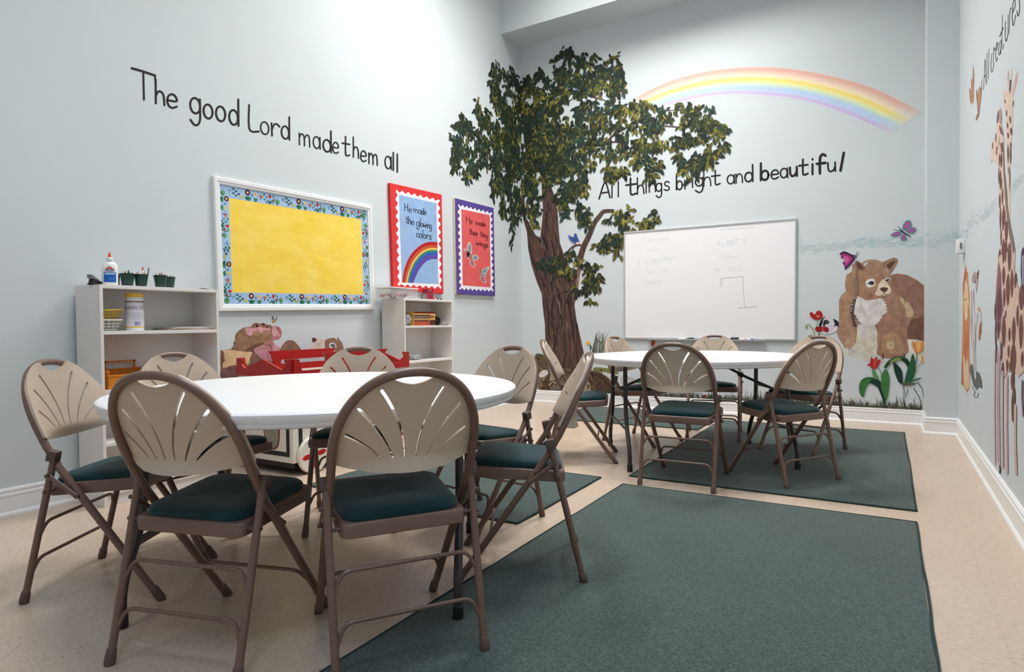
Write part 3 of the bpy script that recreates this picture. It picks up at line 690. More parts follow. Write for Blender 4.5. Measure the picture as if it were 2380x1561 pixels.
for pts, w in (([(448, 1090), (458, 900), (466, 712), (474, 860), (481, 1022)], 5), ([(455, 938), (476, 905)], 9), ([(491, 640), (488, 1000)], 5), ([(513, 590), (508, 955)], 5),
 ([(560, 650), (548, 660), (539, 790), (542, 860), (550, 872), (562, 845), (575, 760)], 6), ([(575, 570), (566, 760)], 5), ([(572, 620), (582, 580), (590, 600)], 7),
 ([(598, 610), (612, 590), (618, 515), (608, 530), (598, 600), (598, 700), (606, 742), (622, 690)], 6), ([(652, 500), (640, 520), (632, 600), (636, 665), (648, 650), (656, 590)], 6), ([(662, 480), (658, 650)], 6),
 ([(679, 175), (672, 430), (672, 560), (682, 590), (697, 530)], 5), ([(645, 440), (688, 335)], 10), ([(714, 255), (711, 430), (720, 500), (738, 450), (746, 390)], 7), ([(748, 180), (744, 410)], 5),
 ([(768, 140), (756, 400)], 5), ([(764, 160), (780, 90), (790, 100)], 7), ([(804, 150), (832, 70), (826, -5), (806, 40), (798, 160), (800, 270), (812, 305), (838, 180)], 7),
 ([(880, 0), (888, 60), (884, 140), (866, 196), (854, 130)], 8)):
    f.stroke(pts, w, K, curve=len(pts) > 3)
tag(f.done('wall_lettering', 'ink'), 'black hand-painted words All creatures climbing the right wall above the giraffes', 'wall lettering')
wbf = Local(lambda q: Vector((-W2+.016+q[0]/2210*(2*W2-.032), -.0165, H2-.02-(q[1]-q[2] if len(q) > 2 else q[1])/1390*(2*H2-.04))), (0, -1, 0), step=.00001)
FA = (206, 222, 226); fb = wbf
# faint old marker writing, half wiped off
letters(fb, [('1', 175, 185, 170, 28, 4), ('C', 240, 300, 150, 40, 5), ('o', 310, 345, 140, 36, 4), ('m', 360, 420, 138, 36, 4), ('n', 430, 470, 134, 34, 4), ('s', 480, 520, 132, 34, 4), ('r', 530, 560, 128, 34, 4), ('s', 580, 620, 126, 34, 4),
 ('n', 330, 370, 265, 28, 4), ('u', 380, 420, 262, 28, 4), ('n', 440, 500, 258, 28, 4), ('S', 180, 220, 420, 34, 4), ('i', 300, 320, 405, 30, 4), ('a', 400, 430, 400, 34, 4), ('o', 450, 520, 396, 30, 4), ('M', 560, 610, 395, 36, 5), ('u', 620, 660, 392, 34, 4), ('n', 670, 750, 390, 34, 4),
 ('n', 300, 340, 545, 32, 4), ('u', 350, 400, 542, 32, 4), ('r', 410, 430, 540, 32, 4), ('n', 510, 560, 536, 34, 4), ('o', 570, 610, 534, 30, 4), ('n', 290, 350, 690, 34, 4), ('u', 360, 420, 686, 34, 5), ('m', 430, 520, 680, 30, 4),
 ('P', 1280, 1310, 245, 30, 5), ('L', 1330, 1370, 242, 32, 5), ('A', 1385, 1430, 240, 32, 5), ('N', 1445, 1480, 238, 32, 5), ('T', 1500, 1545, 236, 32, 5), ('S', 1590, 1640, 232, 28, 4), ('r', 1100, 1160, 240, 34, 3),
 ('n', 1300, 1350, 400, 34, 3), ('o', 1370, 1420, 396, 30, 3), ('u', 1450, 1540, 392, 34, 3), ('n', 1240, 1300, 560, 34, 4), ('o', 1430, 1480, 555, 34, 3), ('u', 1500, 1560, 552, 34, 3), ('n', 1300, 1500, 60, 14, 4), ('u', 1520, 1720, 50, 14, 4)], -.03, FA)
PK = (150, 140, 150)
for pts in ([(1330, 650), (1595, 635)], [(1597, 635), (1605, 800), (1620, 1015)], [(1545, 1020), (1780, 1003)]): fb.stroke(pts, 3.2, PK, curve=False)
fb.stroke([(1322, 650), (1330, 690), (1335, 700), (1314, 720), (1318, 740), (1332, 752)], 3.5, (120, 104, 116))
for o_ in (fb.done('marker_writing', 'soft', t := bpy.data.objects['whiteboard']),): o_['label'] = 'faint pale blue handwriting and a thin grey line drawing'

# ---------------------------------------------------------------- posters
def poster(label, corners, edge_col, face_col, scal, mat_col, inner, inner_col, build):
    tl, tr_, brr, bl_ = [hit(x, y, 0, .03) for x, y in corners]
    c = (tl+tr_+brr+bl_)/4; t = thing('poster', label, 'poster', (0, c.y, c.z), 0)
    def q(p, x): return Vector((x, p.y-c.y, p.z-c.z))
    bm = BM(); F = [bm.verts.new(q(p, .03)) for p in (tl, tr_, brr, bl_)]; B = [bm.verts.new(q(p, .001)) for p in (tl, tr_, brr, bl_)]
    bm.faces.new(F[::-1])
    for k in range(4): bm.faces.new((F[k], F[(k+1) % 4], B[(k+1) % 4], B[k]))
    bm.faces.new(B); bmesh.ops.recalc_face_normals(bm, faces=bm.faces[:])
    bmesh.ops.bevel(bm, geom=bm.edges[:], offset=.003, segments=2, affect='EDGES')
    pm = mat('poster_face', face_col, .55, .07, 12); em = mat('poster_edge', edge_col, .6, .05, 20)
    o = obj('panel', bm, [pm, em], t, False)
    for p in o.data.polygons:
        if abs(p.normal.x) < .5: p.material_index = 1
    f = Flat('L', 850, 400, 4.877, .0302); build(f, t)
    return t
def shift(o, t): o.location = -t.location; return o
def scallop(f, quad, n, amp, col):
    pts = []
    for k in range(4):
        a, b = quad[k], quad[(k+1) % 4]; L = math.hypot(b[0]-a[0], b[1]-a[1]); nx, ny = (b[1]-a[1])/L, -(b[0]-a[0])/L; m_ = n[k % 2]
        for j in range(m_*6):
            s = j/(m_*6); w = math.cos(2*PI*s*m_)*amp; pts.append((a[0]+(b[0]-a[0])*s+nx*w, a[1]+(b[1]-a[1])*s+ny*w))
    f.poly(pts, col)
def red_build(f, t):
    g = Flat('L', 850, 400, 4.877, .0302)
    scallop(g, [(346, 208), (828, 318), (852, 1310), (372, 1278)], (7, 11), 13, (244, 240, 242)); shift(g.done('scalloped_mat', 'flatpaint', t), t)
    g = Flat('L', 850, 400, 4.877, .0302, .0012)
    g.poly([(374, 255), (800, 350), (822, 1268), (408, 1248)], (150, 182, 222)); shift(g.done('blue_card', 'flatpaint', t), t)
    g = Flat('L', 850, 400, 4.877, .0302, .0016)
    outer = spline([(410, 1250), (440, 1090), (500, 950), (590, 850), (690, 795), (812, 792)], 6, False); inner = spline([(540, 1252), (570, 1170), (620, 1080), (680, 1015), (740, 985), (814, 985)], 6, False)
    cols = [(186, 36, 40), (206, 90, 50), (238, 196, 92), (50, 140, 110), (60, 90, 190), (98, 74, 158)]; edges = [0, .2, .36, .47, .6, .78, 1]
    for k, c in enumerate(cols):
        for a, b, c2, d in zip(outer, outer[1:], inner, inner[1:]):
            e0, e1 = edges[k], edges[k+1]; mixp = lambda p, q_, s: (p[0]+(q_[0]-p[0])*s, p[1]+(q_[1]-p[1])*s)
            g.poly([mixp(a, c2, e0), mixp(b, d, e0), mixp(b, d, e1), mixp(a, c2, e1)], c, False)
        g.z += .0001
    shift(g.done('rainbow_cutout', 'flatpaint', t), t)
    g = Flat('L', 850, 400, 4.877, .0302, .0016)
    letters(g, [('H', 440, 474, 432, 46, 7), ('e', 486, 520, 452, 44, 6), ('m', 543, 588, 455, 40, 6), ('a', 598, 628, 468, 40, 6), ('d', 634, 656, 476, 40, 7), ('e', 662, 686, 480, 38, 6),
      ('t', 455, 480, 575, 46, 7), ('h', 485, 510, 585, 46, 7), ('e', 516, 546, 592, 42, 6), ('g', 574, 606, 606, 46, 7), ('l', 612, 622, 610, 50, 6), ('o', 622, 648, 618, 40, 6), ('w', 650, 680, 622, 40, 6), ('i', 686, 692, 628, 40, 6), ('n', 698, 718, 632, 40, 6), ('g', 722, 744, 636, 42, 6),
      ('c', 572, 600, 732, 42, 6), ('o', 606, 636, 738, 42, 7), ('l', 640, 652, 742, 50, 6), ('o', 656, 684, 748, 42, 6), ('r', 690, 712, 752, 42, 6), ('s', 716, 744, 758, 44, 6)], .2, (44, 48, 66), 1.2, 1.0)
    shift(g.done('lettering', 'ink', t), t)
def wings(g, W_, body, cols):
    for pts, k in W_:
        g.smooth(pts, (232, 204, 190), 4); cx = sum(p[0] for p in pts)/len(pts); cy = sum(p[1] for p in pts)/len(pts)
        g.smooth([(cx+(x-cx)*.82, cy+(y-cy)*.86) for x, y in pts], cols[k], 4); g.smooth([(cx+(x-cx)*.4, cy+(y-cy)*.5) for x, y in pts], tuple(int(v*.8) for v in cols[k]), 4)
    g.stroke(body, 8, (90, 84, 100))
def pur_build(f, t):
    g = Flat('L', 850, 400, 4.877, .0302)
    scallop(g, [(1052, 372), (1424, 462), (1442, 1345), (1070, 1322)], (8, 12), 12, (240, 238, 246)); shift(g.done('scalloped_mat', 'flatpaint', t), t)
    g = Flat('L', 850, 400, 4.877, .0302, .0012)
    g.poly([(1082, 418), (1406, 488), (1414, 1305), (1098, 1282)], (226, 96, 96)); shift(g.done('red_card', 'flatpaint', t), t)
    g = Flat('L', 850, 400, 4.877, .0302, .0016)
    letters(g, [('H', 1140, 1176, 566, 38, 6), ('e', 1184, 1208, 582, 36, 6), ('m', 1246, 1284, 596, 32, 6), ('a', 1290, 1308, 604, 32, 6), ('d', 1314, 1332, 610, 32, 6), ('e', 1336, 1356, 616, 32, 6),
      ('t', 1172, 1192, 700, 38, 6), ('h', 1196, 1214, 708, 38, 6), ('e', 1218, 1240, 714, 34, 6), ('i', 1246, 1250, 718, 34, 6), ('r', 1254, 1272, 724, 34, 6), ('t', 1298, 1318, 728, 36, 6), ('i', 1324, 1328, 734, 34, 6), ('n', 1332, 1354, 738, 34, 6), ('y', 1358, 1382, 742, 34, 6),
      ('w', 1252, 1282, 826, 34, 6), ('i', 1292, 1297, 832, 34, 6), ('n', 1304, 1326, 838, 34, 6), ('g', 1332, 1354, 846, 34, 6), ('s', 1358, 1382, 850, 34, 6)], .2, (92, 22, 34), 1.2, 1.0)
    shift(g.done('lettering', 'ink', t), t)
    cs = [(150, 172, 176), (176, 128, 140)]
    g = Flat('L', 850, 400, 4.877, .0302, .0016); wings(g, [([(1190, 940), (1148, 880), (1160, 800), (1185, 800), (1202, 880)], 0), ([(1190, 950), (1120, 900), (1110, 880), (1135, 870), (1175, 905), (1160, 985), (1130, 950)], 1), ([(1200, 950), (1240, 935), (1275, 955), (1275, 980), (1240, 1005), (1205, 985)], 0), ([(1192, 985), (1220, 1010), (1240, 1050), (1225, 1080), (1190, 1060), (1175, 1010)], 1)], [(1170, 900), (1190, 950), (1205, 1000)], cs); shift(g.done('butterfly_cutout', 'flatpaint', t), t)
    g = Flat('L', 850, 400, 4.877, .0302, .0016); wings(g, [([(1305, 1160), (1310, 1110), (1350, 1085), (1395, 1070), (1388, 1110), (1340, 1160)], 0), ([(1310, 1160), (1340, 1150), (1370, 1140), (1350, 1190), (1320, 1200)], 0), ([(1300, 1170), (1330, 1190), (1362, 1220), (1362, 1250), (1330, 1250), (1298, 1210)], 1)], [(1300, 1100), (1312, 1150), (1305, 1210)], cs); shift(g.done('butterfly_cutout', 'flatpaint', t), t)
poster('red-bordered poster with a rainbow and the words He made the glowing colors', [(906, 424.6), (1027, 452), (1031, 683), (914, 671)], (196, 36, 40), (222, 44, 46), 0, 0, 0, 0, red_build)
poster('purple-bordered poster with two butterflies and the words He made their tiny wings', [(1057, 459.5), (1147.5, 483), (1151, 688), (1061, 683.6)], (222, 206, 170), (86, 66, 146), 0, 0, 0, 0, pur_build)

# ---------------------------------------------------------------- toy wagon (origin at the middle of its footprint; x across, y along)
wx0, wx1, wy0, wy1 = .098, .652, -4.128, -2.980
t = thing('toy_wagon', 'red and white painted wooden toy wagon by the left wall behind the near table', 'toy wagon', ((wx0+wx1)/2, (wy0+wy1)/2, 0))
hw, hl = (wx1-wx0)/2, (wy1-wy0)/2
M['wagonwhite'] = mat('wagon_white_paint', (232, 226, 214), .4, .03, 20); M['wagonred'] = mat('wagon_red_paint', (170, 22, 20), .32, .06, 16)
M['wagonblack'] = mat('wagon_black_paint', (26, 22, 24), .45, .1, 20)
obj('chassis', bx((-hw+.03, -hl+.03, .042), (hw-.03, hl-.03, .086), .003), M['wagonblack'], t, False)
bm = BM()
for a, b in (((-hw, -hl, .086), (hw, -hl+.018, .655)), ((-hw, hl-.018, .086), (hw, hl, .655)), ((-hw, -hl+.018, .086), (-hw+.018, hl-.018, .655)), ((hw-.018, -hl+.018, .086), (hw, hl-.018, .655)), ((-hw+.018, -hl+.018, .086), (hw-.018, hl-.018, .1))): box(bm, a, b)
obj('body', bm, M['wagonwhite'], t, False)
def frame_rect(bm, axis, v, a0, a1, z0, z1, w, d):
    for p, q in (((a0, z0), (a1, z0+w)), ((a0, z1-w), (a1, z1)), ((a0, z0+w), (a0+w, z1-w)), ((a1-w, z0+w), (a1, z1-w))):
        if axis == 'y': box(bm, (p[0], v, p[1]), (q[0], v+d, q[1]))
        else: box(bm, (v, p[0], p[1]), (v+d, q[0], q[1]))
for sg in (-1, 1):
    bm = BM(); frame_rect(bm, 'y', sg*hl, -hw+.035, hw-.035, .125, .615, .03, sg*.002); obj('painted_frame', bm, M['wagonblack'], t, False)
    bm = BM(); frame_rect(bm, 'x', sg*hw, -hl+.045, hl-.045, .125, .615, .03, sg*.002); obj('painted_frame', bm, M['wagonblack'], t, False)
# the painted grey paw on the end panel
pf = Local(lambda q: Vector((q[0], -hl-.0004, q[1])), (0, -1, 0), .0002)
pf.smooth([(.02, .5), (.13, .5), (.150, .35), (.140, .21), (.10, .165), (.03, .175), (-.02, .3)], (108, 60, 50), 4); pf.smooth([(.025, .5), (.12, .5), (.135, .35), (.128, .215), (.09, .175), (.03, .185), (-.01, .3)], (150, 148, 130), 4)
pf.stroke([(.08, .33), (.095, .25), (.09, .19)], .006, (120, 116, 100)); pf.stroke([(.04, .3), (.05, .22)], .005, (126, 122, 106))
obj_ = pf.done('painted_paw', 'flatpaint', t)
def endprof():
    half = [(hw, .645), (hw, .765), (hw-.055, .765), (hw-.060, .752), (hw-.045, .742), (hw-.052, .722), (hw-.085, .694)]
    return half+[(0.0, .762)]+[(-x, z) for x, z in reversed(half)]
for sg in (-1, 1):
    obj('end_board', prism(BM(), endprof(), 'y', sg*(hl+.012), sg*(hl-.006)), M['wagonred'], t, False)
for sg in (-1, 1):
    s0 = .30
    out = [(-hl+.006, .645), (-hl+.006, .765), (-hl+.05, .765), (-hl+.055, .75), (-hl+.052, .735), (-hl+.075, .688), (-s0+.02, .688), (-s0+.02, .735), (-s0+.004, .75), (-s0+.012, .768), (-s0-.02, .800)]
    out = out+[(-y, z) for y, z in reversed(out)]
    hole = [(-.215, .703), (-.222, .718), (-.215, .733), (.215, .733), (.222, .718), (.215, .703)]
    V, T = fill(out, [hole], .5); bm = BM(); vv = [bm.verts.new((sg*(hw-.006), p.x, p.y)) for p in V]
    for fc in T: bm.faces.new([vv[i] for i in fc])
    bmesh.ops.recalc_face_normals(bm, faces=bm.faces[:])
    if sum(fc.normal.x for fc in bm.faces)*sg < 0: bmesh.ops.reverse_faces(bm, faces=bm.faces[:])
    bmesh.ops.solidify(bm, geom=bm.faces[:], thickness=-.018)
    obj('side_board', bm, M['wagonred'], t, False)
for sx in (-1, 1):
    for sy in (-1, 1):
        R_ = .123; cy = sy*(hl-.145); cz = R_
        bm = BM(); tube(bm, [(sx*(hw+.006), cy, cz), (sx*(hw+.009), cy, cz), (sx*(hw+.030), cy, cz), (sx*(hw+.034), cy, cz)], [R_-.003, R_, R_, R_-.004], 40)
        wh = obj('wheel', bm, M['wagonwhite'], t)
        sp = Local(lambda q, sx=sx, cy=cy: Vector((sx*(hw+.0345), cy+q[0], R_+q[1])), (sx, 0, 0), .0003)
        for k in range(4):
            a = PI/2*k+.12; c_, s_ = math.cos(a), math.sin(a)
            sp.poly([(r*c_-w*s_, r*s_+w*c_) for r, w in ((.012, -.007), (.045, -.017), (.08, -.017), (.106, 0), (.08, .017), (.045, .017), (.012, .007))], (196, 26, 20))
        sp.ell(0, 0, .022, .022, (196, 26, 20)); sp.done('painted_spokes', 'flatpaint', wh)
        obj('axle', tube(BM(), [(sx*(hw-.04), cy, cz), (sx*(hw+.008), cy, cz)], .012, 10), M['wagonblack'], t)

# ---------------------------------------------------------------- things on the left bookcase
TOP = 1.2205
def spot(px, x, py=700): return hit(px, py, 0, x).y
def m_per_px(x, y, z): return (Vector((x, y, z))-CAM).dot(CF)/FPX
yg = spot(257, .215)
t = thing('glue_bottle', 'white glue bottle with an orange cap and blue label on the left bookcase', 'glue bottle', (.215, yg, TOP), -.47)
s = m_per_px(.215, yg, TOP)
bm = BM(); lathe(bm, [(0, 0), (.036, 0), (.0385, .004), (.0385, .085), (.0365, .112), (.026, .128), (.016, .133), (.014, .137), (0, .137)], 28, sx=1, sy=.62)
for v in bm.verts: v.co *= 1.02
bmesh.ops.rotate(bm, verts=bm.verts[:], matrix=Matrix.Rotation(PI/2, 3, 'Z')); obj('bottle', bm, M['white'], t)
bm = BM(); lathe(bm, [(0, .139), (.0155, .139), (.0165, .142), (.0155, .156), (.010, .159), (0, .159)], 20); obj('collar', bm, M['white'], t)
bm = BM(); lathe(bm, [(0, .159), (.0085, .159), (.0075, .170), (.004, .184), (.0018, .188), (0, .188)], 16); obj('cap', bm, mat('orange_cap', (226, 84, 46), .4), t)
def wrap(q):  # label laid round the front of the bottle
    a = q[0]/.036; return Vector((.0250*math.cos(a), .0402*math.sin(a), q[1]))
lf = Local(wrap, (1, 0, 0), .0002, .00015)
for k in range(8):
    a, b = -.029+.058*k/8, -.029+.058*(k+1)/8
    lf.poly([(a, .018), (b, .018), (b, .074), (a, .074)], (36, 96, 184), False)
lf.z += .0002
for k in range(6): a = -.024+.048*k/6; lf.poly([(a, .060), (a+.008, .060), (a+.008, .0715), (a, .0715)], (150, 180, 224), False)
lf.z += .0002
letters(lf, [], 0, INK)
for ch, x0, x1 in (('C', -.023, -.017), ('l', -.0155, -.0135), ('e', -.012, -.007), ('a', -.0055, -.001), ('r', .0005, .004), ('f', .008, .0115), ('i', .013, .014), ('l', .016, .018)):
    for st in GL[ch]: lf.stroke([(x0+u*(x1-x0), .0625+v*.0042) for u, v in st], .0011, (246, 248, 252), curve=False)
for k in range(6): a = -.003+.024*k/6; lf.poly([(a, .036), (a+.004, .036), (a+.004, .0385), (a, .0385)], (120, 170, 226), False)
for k in range(6): a = -.022+.044*k/6; lf.poly([(a, .078), (a+.0074, .078), (a+.0074, .090), (a, .090)], (150, 150, 186), False)
lf.poly([(-.023, .0905), (-.012, .0905), (-.001, .0905), (-.001, .1075)], (206, 74, 62), False); lf.poly([(-.001, .0905), (.011, .0905), (.022, .0905), (-.001, .1075)], (198, 62, 58), False)
lf.ell(-.0005, .0965, .0036, .004, (240, 186, 180), 0, 10)
obj_ = lf.done('label', 'flatpaint', t)
M['cup'] = mat('dark_green_plastic', (22, 60, 52), .4, .08, 30)
CRAY = [(196, 60, 60), (60, 46, 50), (206, 180, 90), (230, 150, 160), (70, 60, 90), (150, 90, 60), (220, 200, 190), (90, 120, 70)]
crm = [mat('crayon_%d' % k, c, .6) for k, c in enumerate(CRAY)]
def cup(px, x, lab, kinds, seed):
    y = spot(px, x); rnd = random.Random(seed); cl = Vector((x, y, TOP))
    t = thing('pencil_cup', lab, 'cup', cl, 0, 'dark green cups of crayons on the left bookcase')
    bm = BM(); lathe(bm, [(0, 0), (.0255, 0), (.0275, .002), (.0365, .068), (.0395, .069), (.0400, .073), (.0365, .073), (.0350, .067), (.0262, .004), (0, .004)], 28); obj('cup_body', bm, M['cup'], t)
    for k in range(kinds):
        a = 2*PI*k/kinds+rnd.uniform(-.3, .3); r0 = .011; r1 = .026
        p0 = Vector((x+r0*math.cos(a), y+r0*math.sin(a), TOP+.006)); p1 = Vector((x+r1*math.cos(a), y+r1*math.sin(a), TOP+rnd.uniform(.080, .096)))
        col = (k*3+seed) % 8
        cr_ = thing('crayon', '%s crayon standing in %s' % (['red', 'black', 'mustard', 'pink', 'dark violet', 'brown', 'pale', 'olive'][col], lab.split('cup ')[0]+'cup '+lab.split('cup ', 1)[1]), 'crayon', p0, 0, 'crayons in the green cups')
        d = p1-p0
        obj('crayon_body', tube(BM(), [(0, 0, 0), d*.86, d*.9, d], [.0042, .0042, .0034, .0012], 8), crm[col], cr_)
cup(297, .215, 'dark green cup next to the big glue bottle', 6, 1)
cup(329, .215, 'dark green cup holding a small glue bottle', 4, 2)
cup(374, .225, 'dark green cup front one of the overlapping pair', 7, 3)
cup(393, .150, 'dark green cup rear one of the overlapping pair', 6, 4)
yb = spot(334, .215)
t = thing('glue_bottle', 'small white glue bottle with an orange tip standing in a green cup', 'glue bottle', (.213, yb, TOP+.006))
bm = BM(); lathe(bm, [(0, 0), (.010, 0), (.0105, .07), (.009, .082), (.006, .086), (.006, .094), (0, .094)], 16); obj('bottle', bm, M['white'], t)
bm = BM(); lathe(bm, [(0, .094), (.0055, .094), (.003, .112), (0, .114)], 12); obj('cap', bm, bpy.data.materials['orange_cap'], t)
t = thing('pen', 'grey pen leaning out of the cup with the small glue bottle', 'pen', (.222, yb+.012, TOP+.006)); obj('barrel', tube(BM(), [(0, 0, 0), (.0, .017, .10), (0, .0185, .112)], [.0032, .0038, .002], 8), mat('grey_pen', (96, 100, 116), .4), t)
y = spot(278, .20); t = thing('marker', 'thin black marker standing upright between the big glue bottle and the first cup', 'marker', (.19, y, TOP))
obj('barrel', tube(BM(), [(0, 0, 0), (0, .004, .060)], .0052, 10), M['black'], t); obj('cap', tube(BM(), [(0, .004, .060), (0, .0048, .074)], [.0054, .0045], 10), mat('grey_cap', (150, 130, 140), .5), t)
y = spot(205, .10); t = thing('stapler', 'black and grey stapler lying at the left end of the left bookcase', 'stapler', (.185, -5.058, TOP), 2.1)
obj('base', bx((-.06, -.016, 0), (.055, .016, .010), .003), M['black'], t); obj('arm', prism(BM(), [(-.055, .010), (-.05, .032), (-.01, .026), (.05, .018), (.055, .0101)], 'y', -.012, .012), M['black'], t, False)
obj('plate', prism(BM(), [(-.062, .036), (-.066, .056), (-.060, .056), (.0, .029), (-.004, .026)], 'y', -.013, .013), mat('stapler_steel', (140, 138, 144), .35, metal=.6), t, False)
y0, y1 = spot(425, .15), -4.42
bm = BM()
N_ = 10; g = [[bm.verts.new((.06+.215*j/3, y0+(y1-y0)*i/N_, TOP+.0008+.006*math.sin(PI*i/N_)**2*(j/3))) for j in range(4)] for i in range(N_+1)]
for i in range(N_):
    for j in range(3): bm.faces.new((g[i][j], g[i][j+1], g[i+1][j+1], g[i+1][j]))
bmesh.ops.recalc_face_normals(bm, faces=bm.faces[:]); bmesh.ops.solidify(bm, geom=bm.faces[:], thickness=.0006)
tag(obj('paper_sheet', bm, mat('white_paper', (222, 218, 216), .7)), 'curling sheet of paper at the right end of the left bookcase top', 'paper')
# middle shelf
Z2 = .966
yc = spot(312, .20); t = thing('wipes_canister', 'tall white wipes canister with a yellow lid on the left bookcase shelf', 'canister', (.20, yc, Z2), -.5)
bm = BM(); lathe(bm, [(0, 0), (.046, 0), (.0475, .003), (.0475, .19), (.046, .193), (0, .193)], 32); obj('tub', bm, M['white'], t)
bm = BM(); lathe(bm, [(0, .193), (.047, .193), (.0485, .195), (.0485, .212), (.046, .215), (0, .215)], 32); obj('lid', bm, mat('yellow_lid', (236, 190, 60), .4), t)
wf = Local(lambda q: Vector((.048*math.cos(q[0]/.048), .048*math.sin(q[0]/.048), q[1])), (0, 0, 0), 0)
wf.n = Vector((0, 0, 0))
def band(a0, a1, z0, z1, col):
    n = max(1, int((a1-a0)/.008))
    for k in range(n):
        u, v = a0+(a1-a0)*k/n, a0+(a1-a0)*(k+1)/n; wf.poly([(u, z0), (v, z0), (v, z1), (u, z1)], col, False)
R0 = [.0479]
wf.fn = lambda q: Vector((R0[0]*math.cos(q[0]/.048), R0[0]*math.sin(q[0]/.048), q[1]))
band(-.075, .075, .022, .168, (222, 218, 226)); R0[0] = .0481
band(-.075, .075, .164, .170, (128, 80, 78)); band(-.075, .075, .016, .024, (232, 190, 84)); band(.0, .030, .030, .052, (150, 150, 196)); band(-.075, .07, .122, .125, (150, 130, 140))
for k in range(12):
    a = -.06+.0095*k
    if k != 8: band(a, a+.006, .128, .136+.006*(k % 2), (120, 110, 130))
for z in (.10, .090, .080, .068): band(-.05, .035+(z*40 % 1)*.02, z, z+.0022, (176, 176, 196))
wf.done('label', 'flatpaint', t)
def basket(px, x, z, col, lab, r0, r1, h, sq, tilt=0):
    y = max(spot(px, x), -5.083+r1+.006); t = thing('plastic_basket', lab, 'basket', (x, y, z), 0, 'small plastic baskets on the left bookcase shelf'); t.rotation_euler = (tilt, 0, 0)
    m_ = mat('basket_'+str(col[2]), col, .45); bm = BM(); n = 48; rows = 7; R = []
    for i in range(rows+1):
        q = i/rows; r = r0+(r1-r0)*q**.8; R.append([bm.verts.new((r*.75*math.cos(2*PI*k/n), r*math.sin(2*PI*k/n), .003+(h-.003)*q)) for k in range(n)])
    for i in range(rows):
        for k in range(n):
            if i in (1, 3, 5) and k % 3: continue
            bm.faces.new((R[i][k], R[i][(k+1) % n], R[i+1][(k+1) % n], R[i+1][k]))
    bm.faces.new(R[0][::-1]); bmesh.ops.solidify(bm, geom=bm.faces[:], thickness=.002); obj('bowl', bm, m_, t, False)
    obj('rim', tube(BM(), [(r1*.75*math.cos(2*PI*k/n), r1*math.sin(2*PI*k/n), h) for k in range(n+1)], .0035, 6, False), m_, t)
basket(247, .185, Z2, (238, 234, 226), 'white plastic basket on the left bookcase shelf, under the yellow one', .040, .072, .062, 1)
basket(247, .185, Z2+.066, (240, 206, 74), 'yellow plastic basket sitting in the white basket', .046, .074, .052, 1, .05)
yp = (spot(375, .18)+spot(492, .18))/2; hp = abs(spot(492, .18)-spot(375, .18))/2
for k in range(3):
    o_ = bx((-.10, -hp+.012*k, 0), (.10, hp-.01*(2-k), .006), .001)
    o_ = obj('folder', o_, mat('folder_%d' % k, [(160, 138, 126), (196, 186, 176), (206, 196, 184)][k], .65), None, False)
    o_.location = (.165, yp+.004*k, Z2+.0064*k); o_.rotation_euler = (0, 0, .05*(k-1)); tag(o_, ['bottom tan folder of the flat stack on the left bookcase shelf', 'middle folder of the flat stack on the left bookcase shelf', 'top pale folder of the flat stack on the left bookcase shelf'][k], 'folder', 'folders on the left bookcase shelf')
m_ = mat('orange_plastic', (212, 128, 34), .42, .05, 20)
t = thing('storage_bin', 'orange plastic bin on the lower shelf of the left bookcase', 'bin', (.165, -4.90, .640))
bm = BM()
for a, b in (((-.11, -.155, 0), (.11, .155, .006)), ((-.11, -.155, .006), (-.104, .155, .10)), ((.104, -.155, .006), (.11, .155, .075)), ((-.104, -.155, .006), (.104, -.149, .10)), ((-.104, .149, .006), (.104, .155, .10))): box(bm, a, b)
obj('tub', bm, m_, t, False); bm = BM()
for a, b in (((-.113, -.158, .095), (-.10, .158, .105)), ((-.1, -.158, .095), (.1, -.145, .105)), ((-.1, .145, .095), (.1, .158, .105)), ((.1, -.158, .07), (.113, .158, .08))): box(bm, a, b, .002)
obj('rim', bm, m_, t, False)
bm = BM(); box(bm, (-.108, -.075, .100), (-.100, -.065, .150)); box(bm, (-.108, .09, .100), (-.100, .10, .150)); box(bm, (-.108, -.075, .140), (-.100, .10, .150)); obj('handle', bm, m_, t, False)

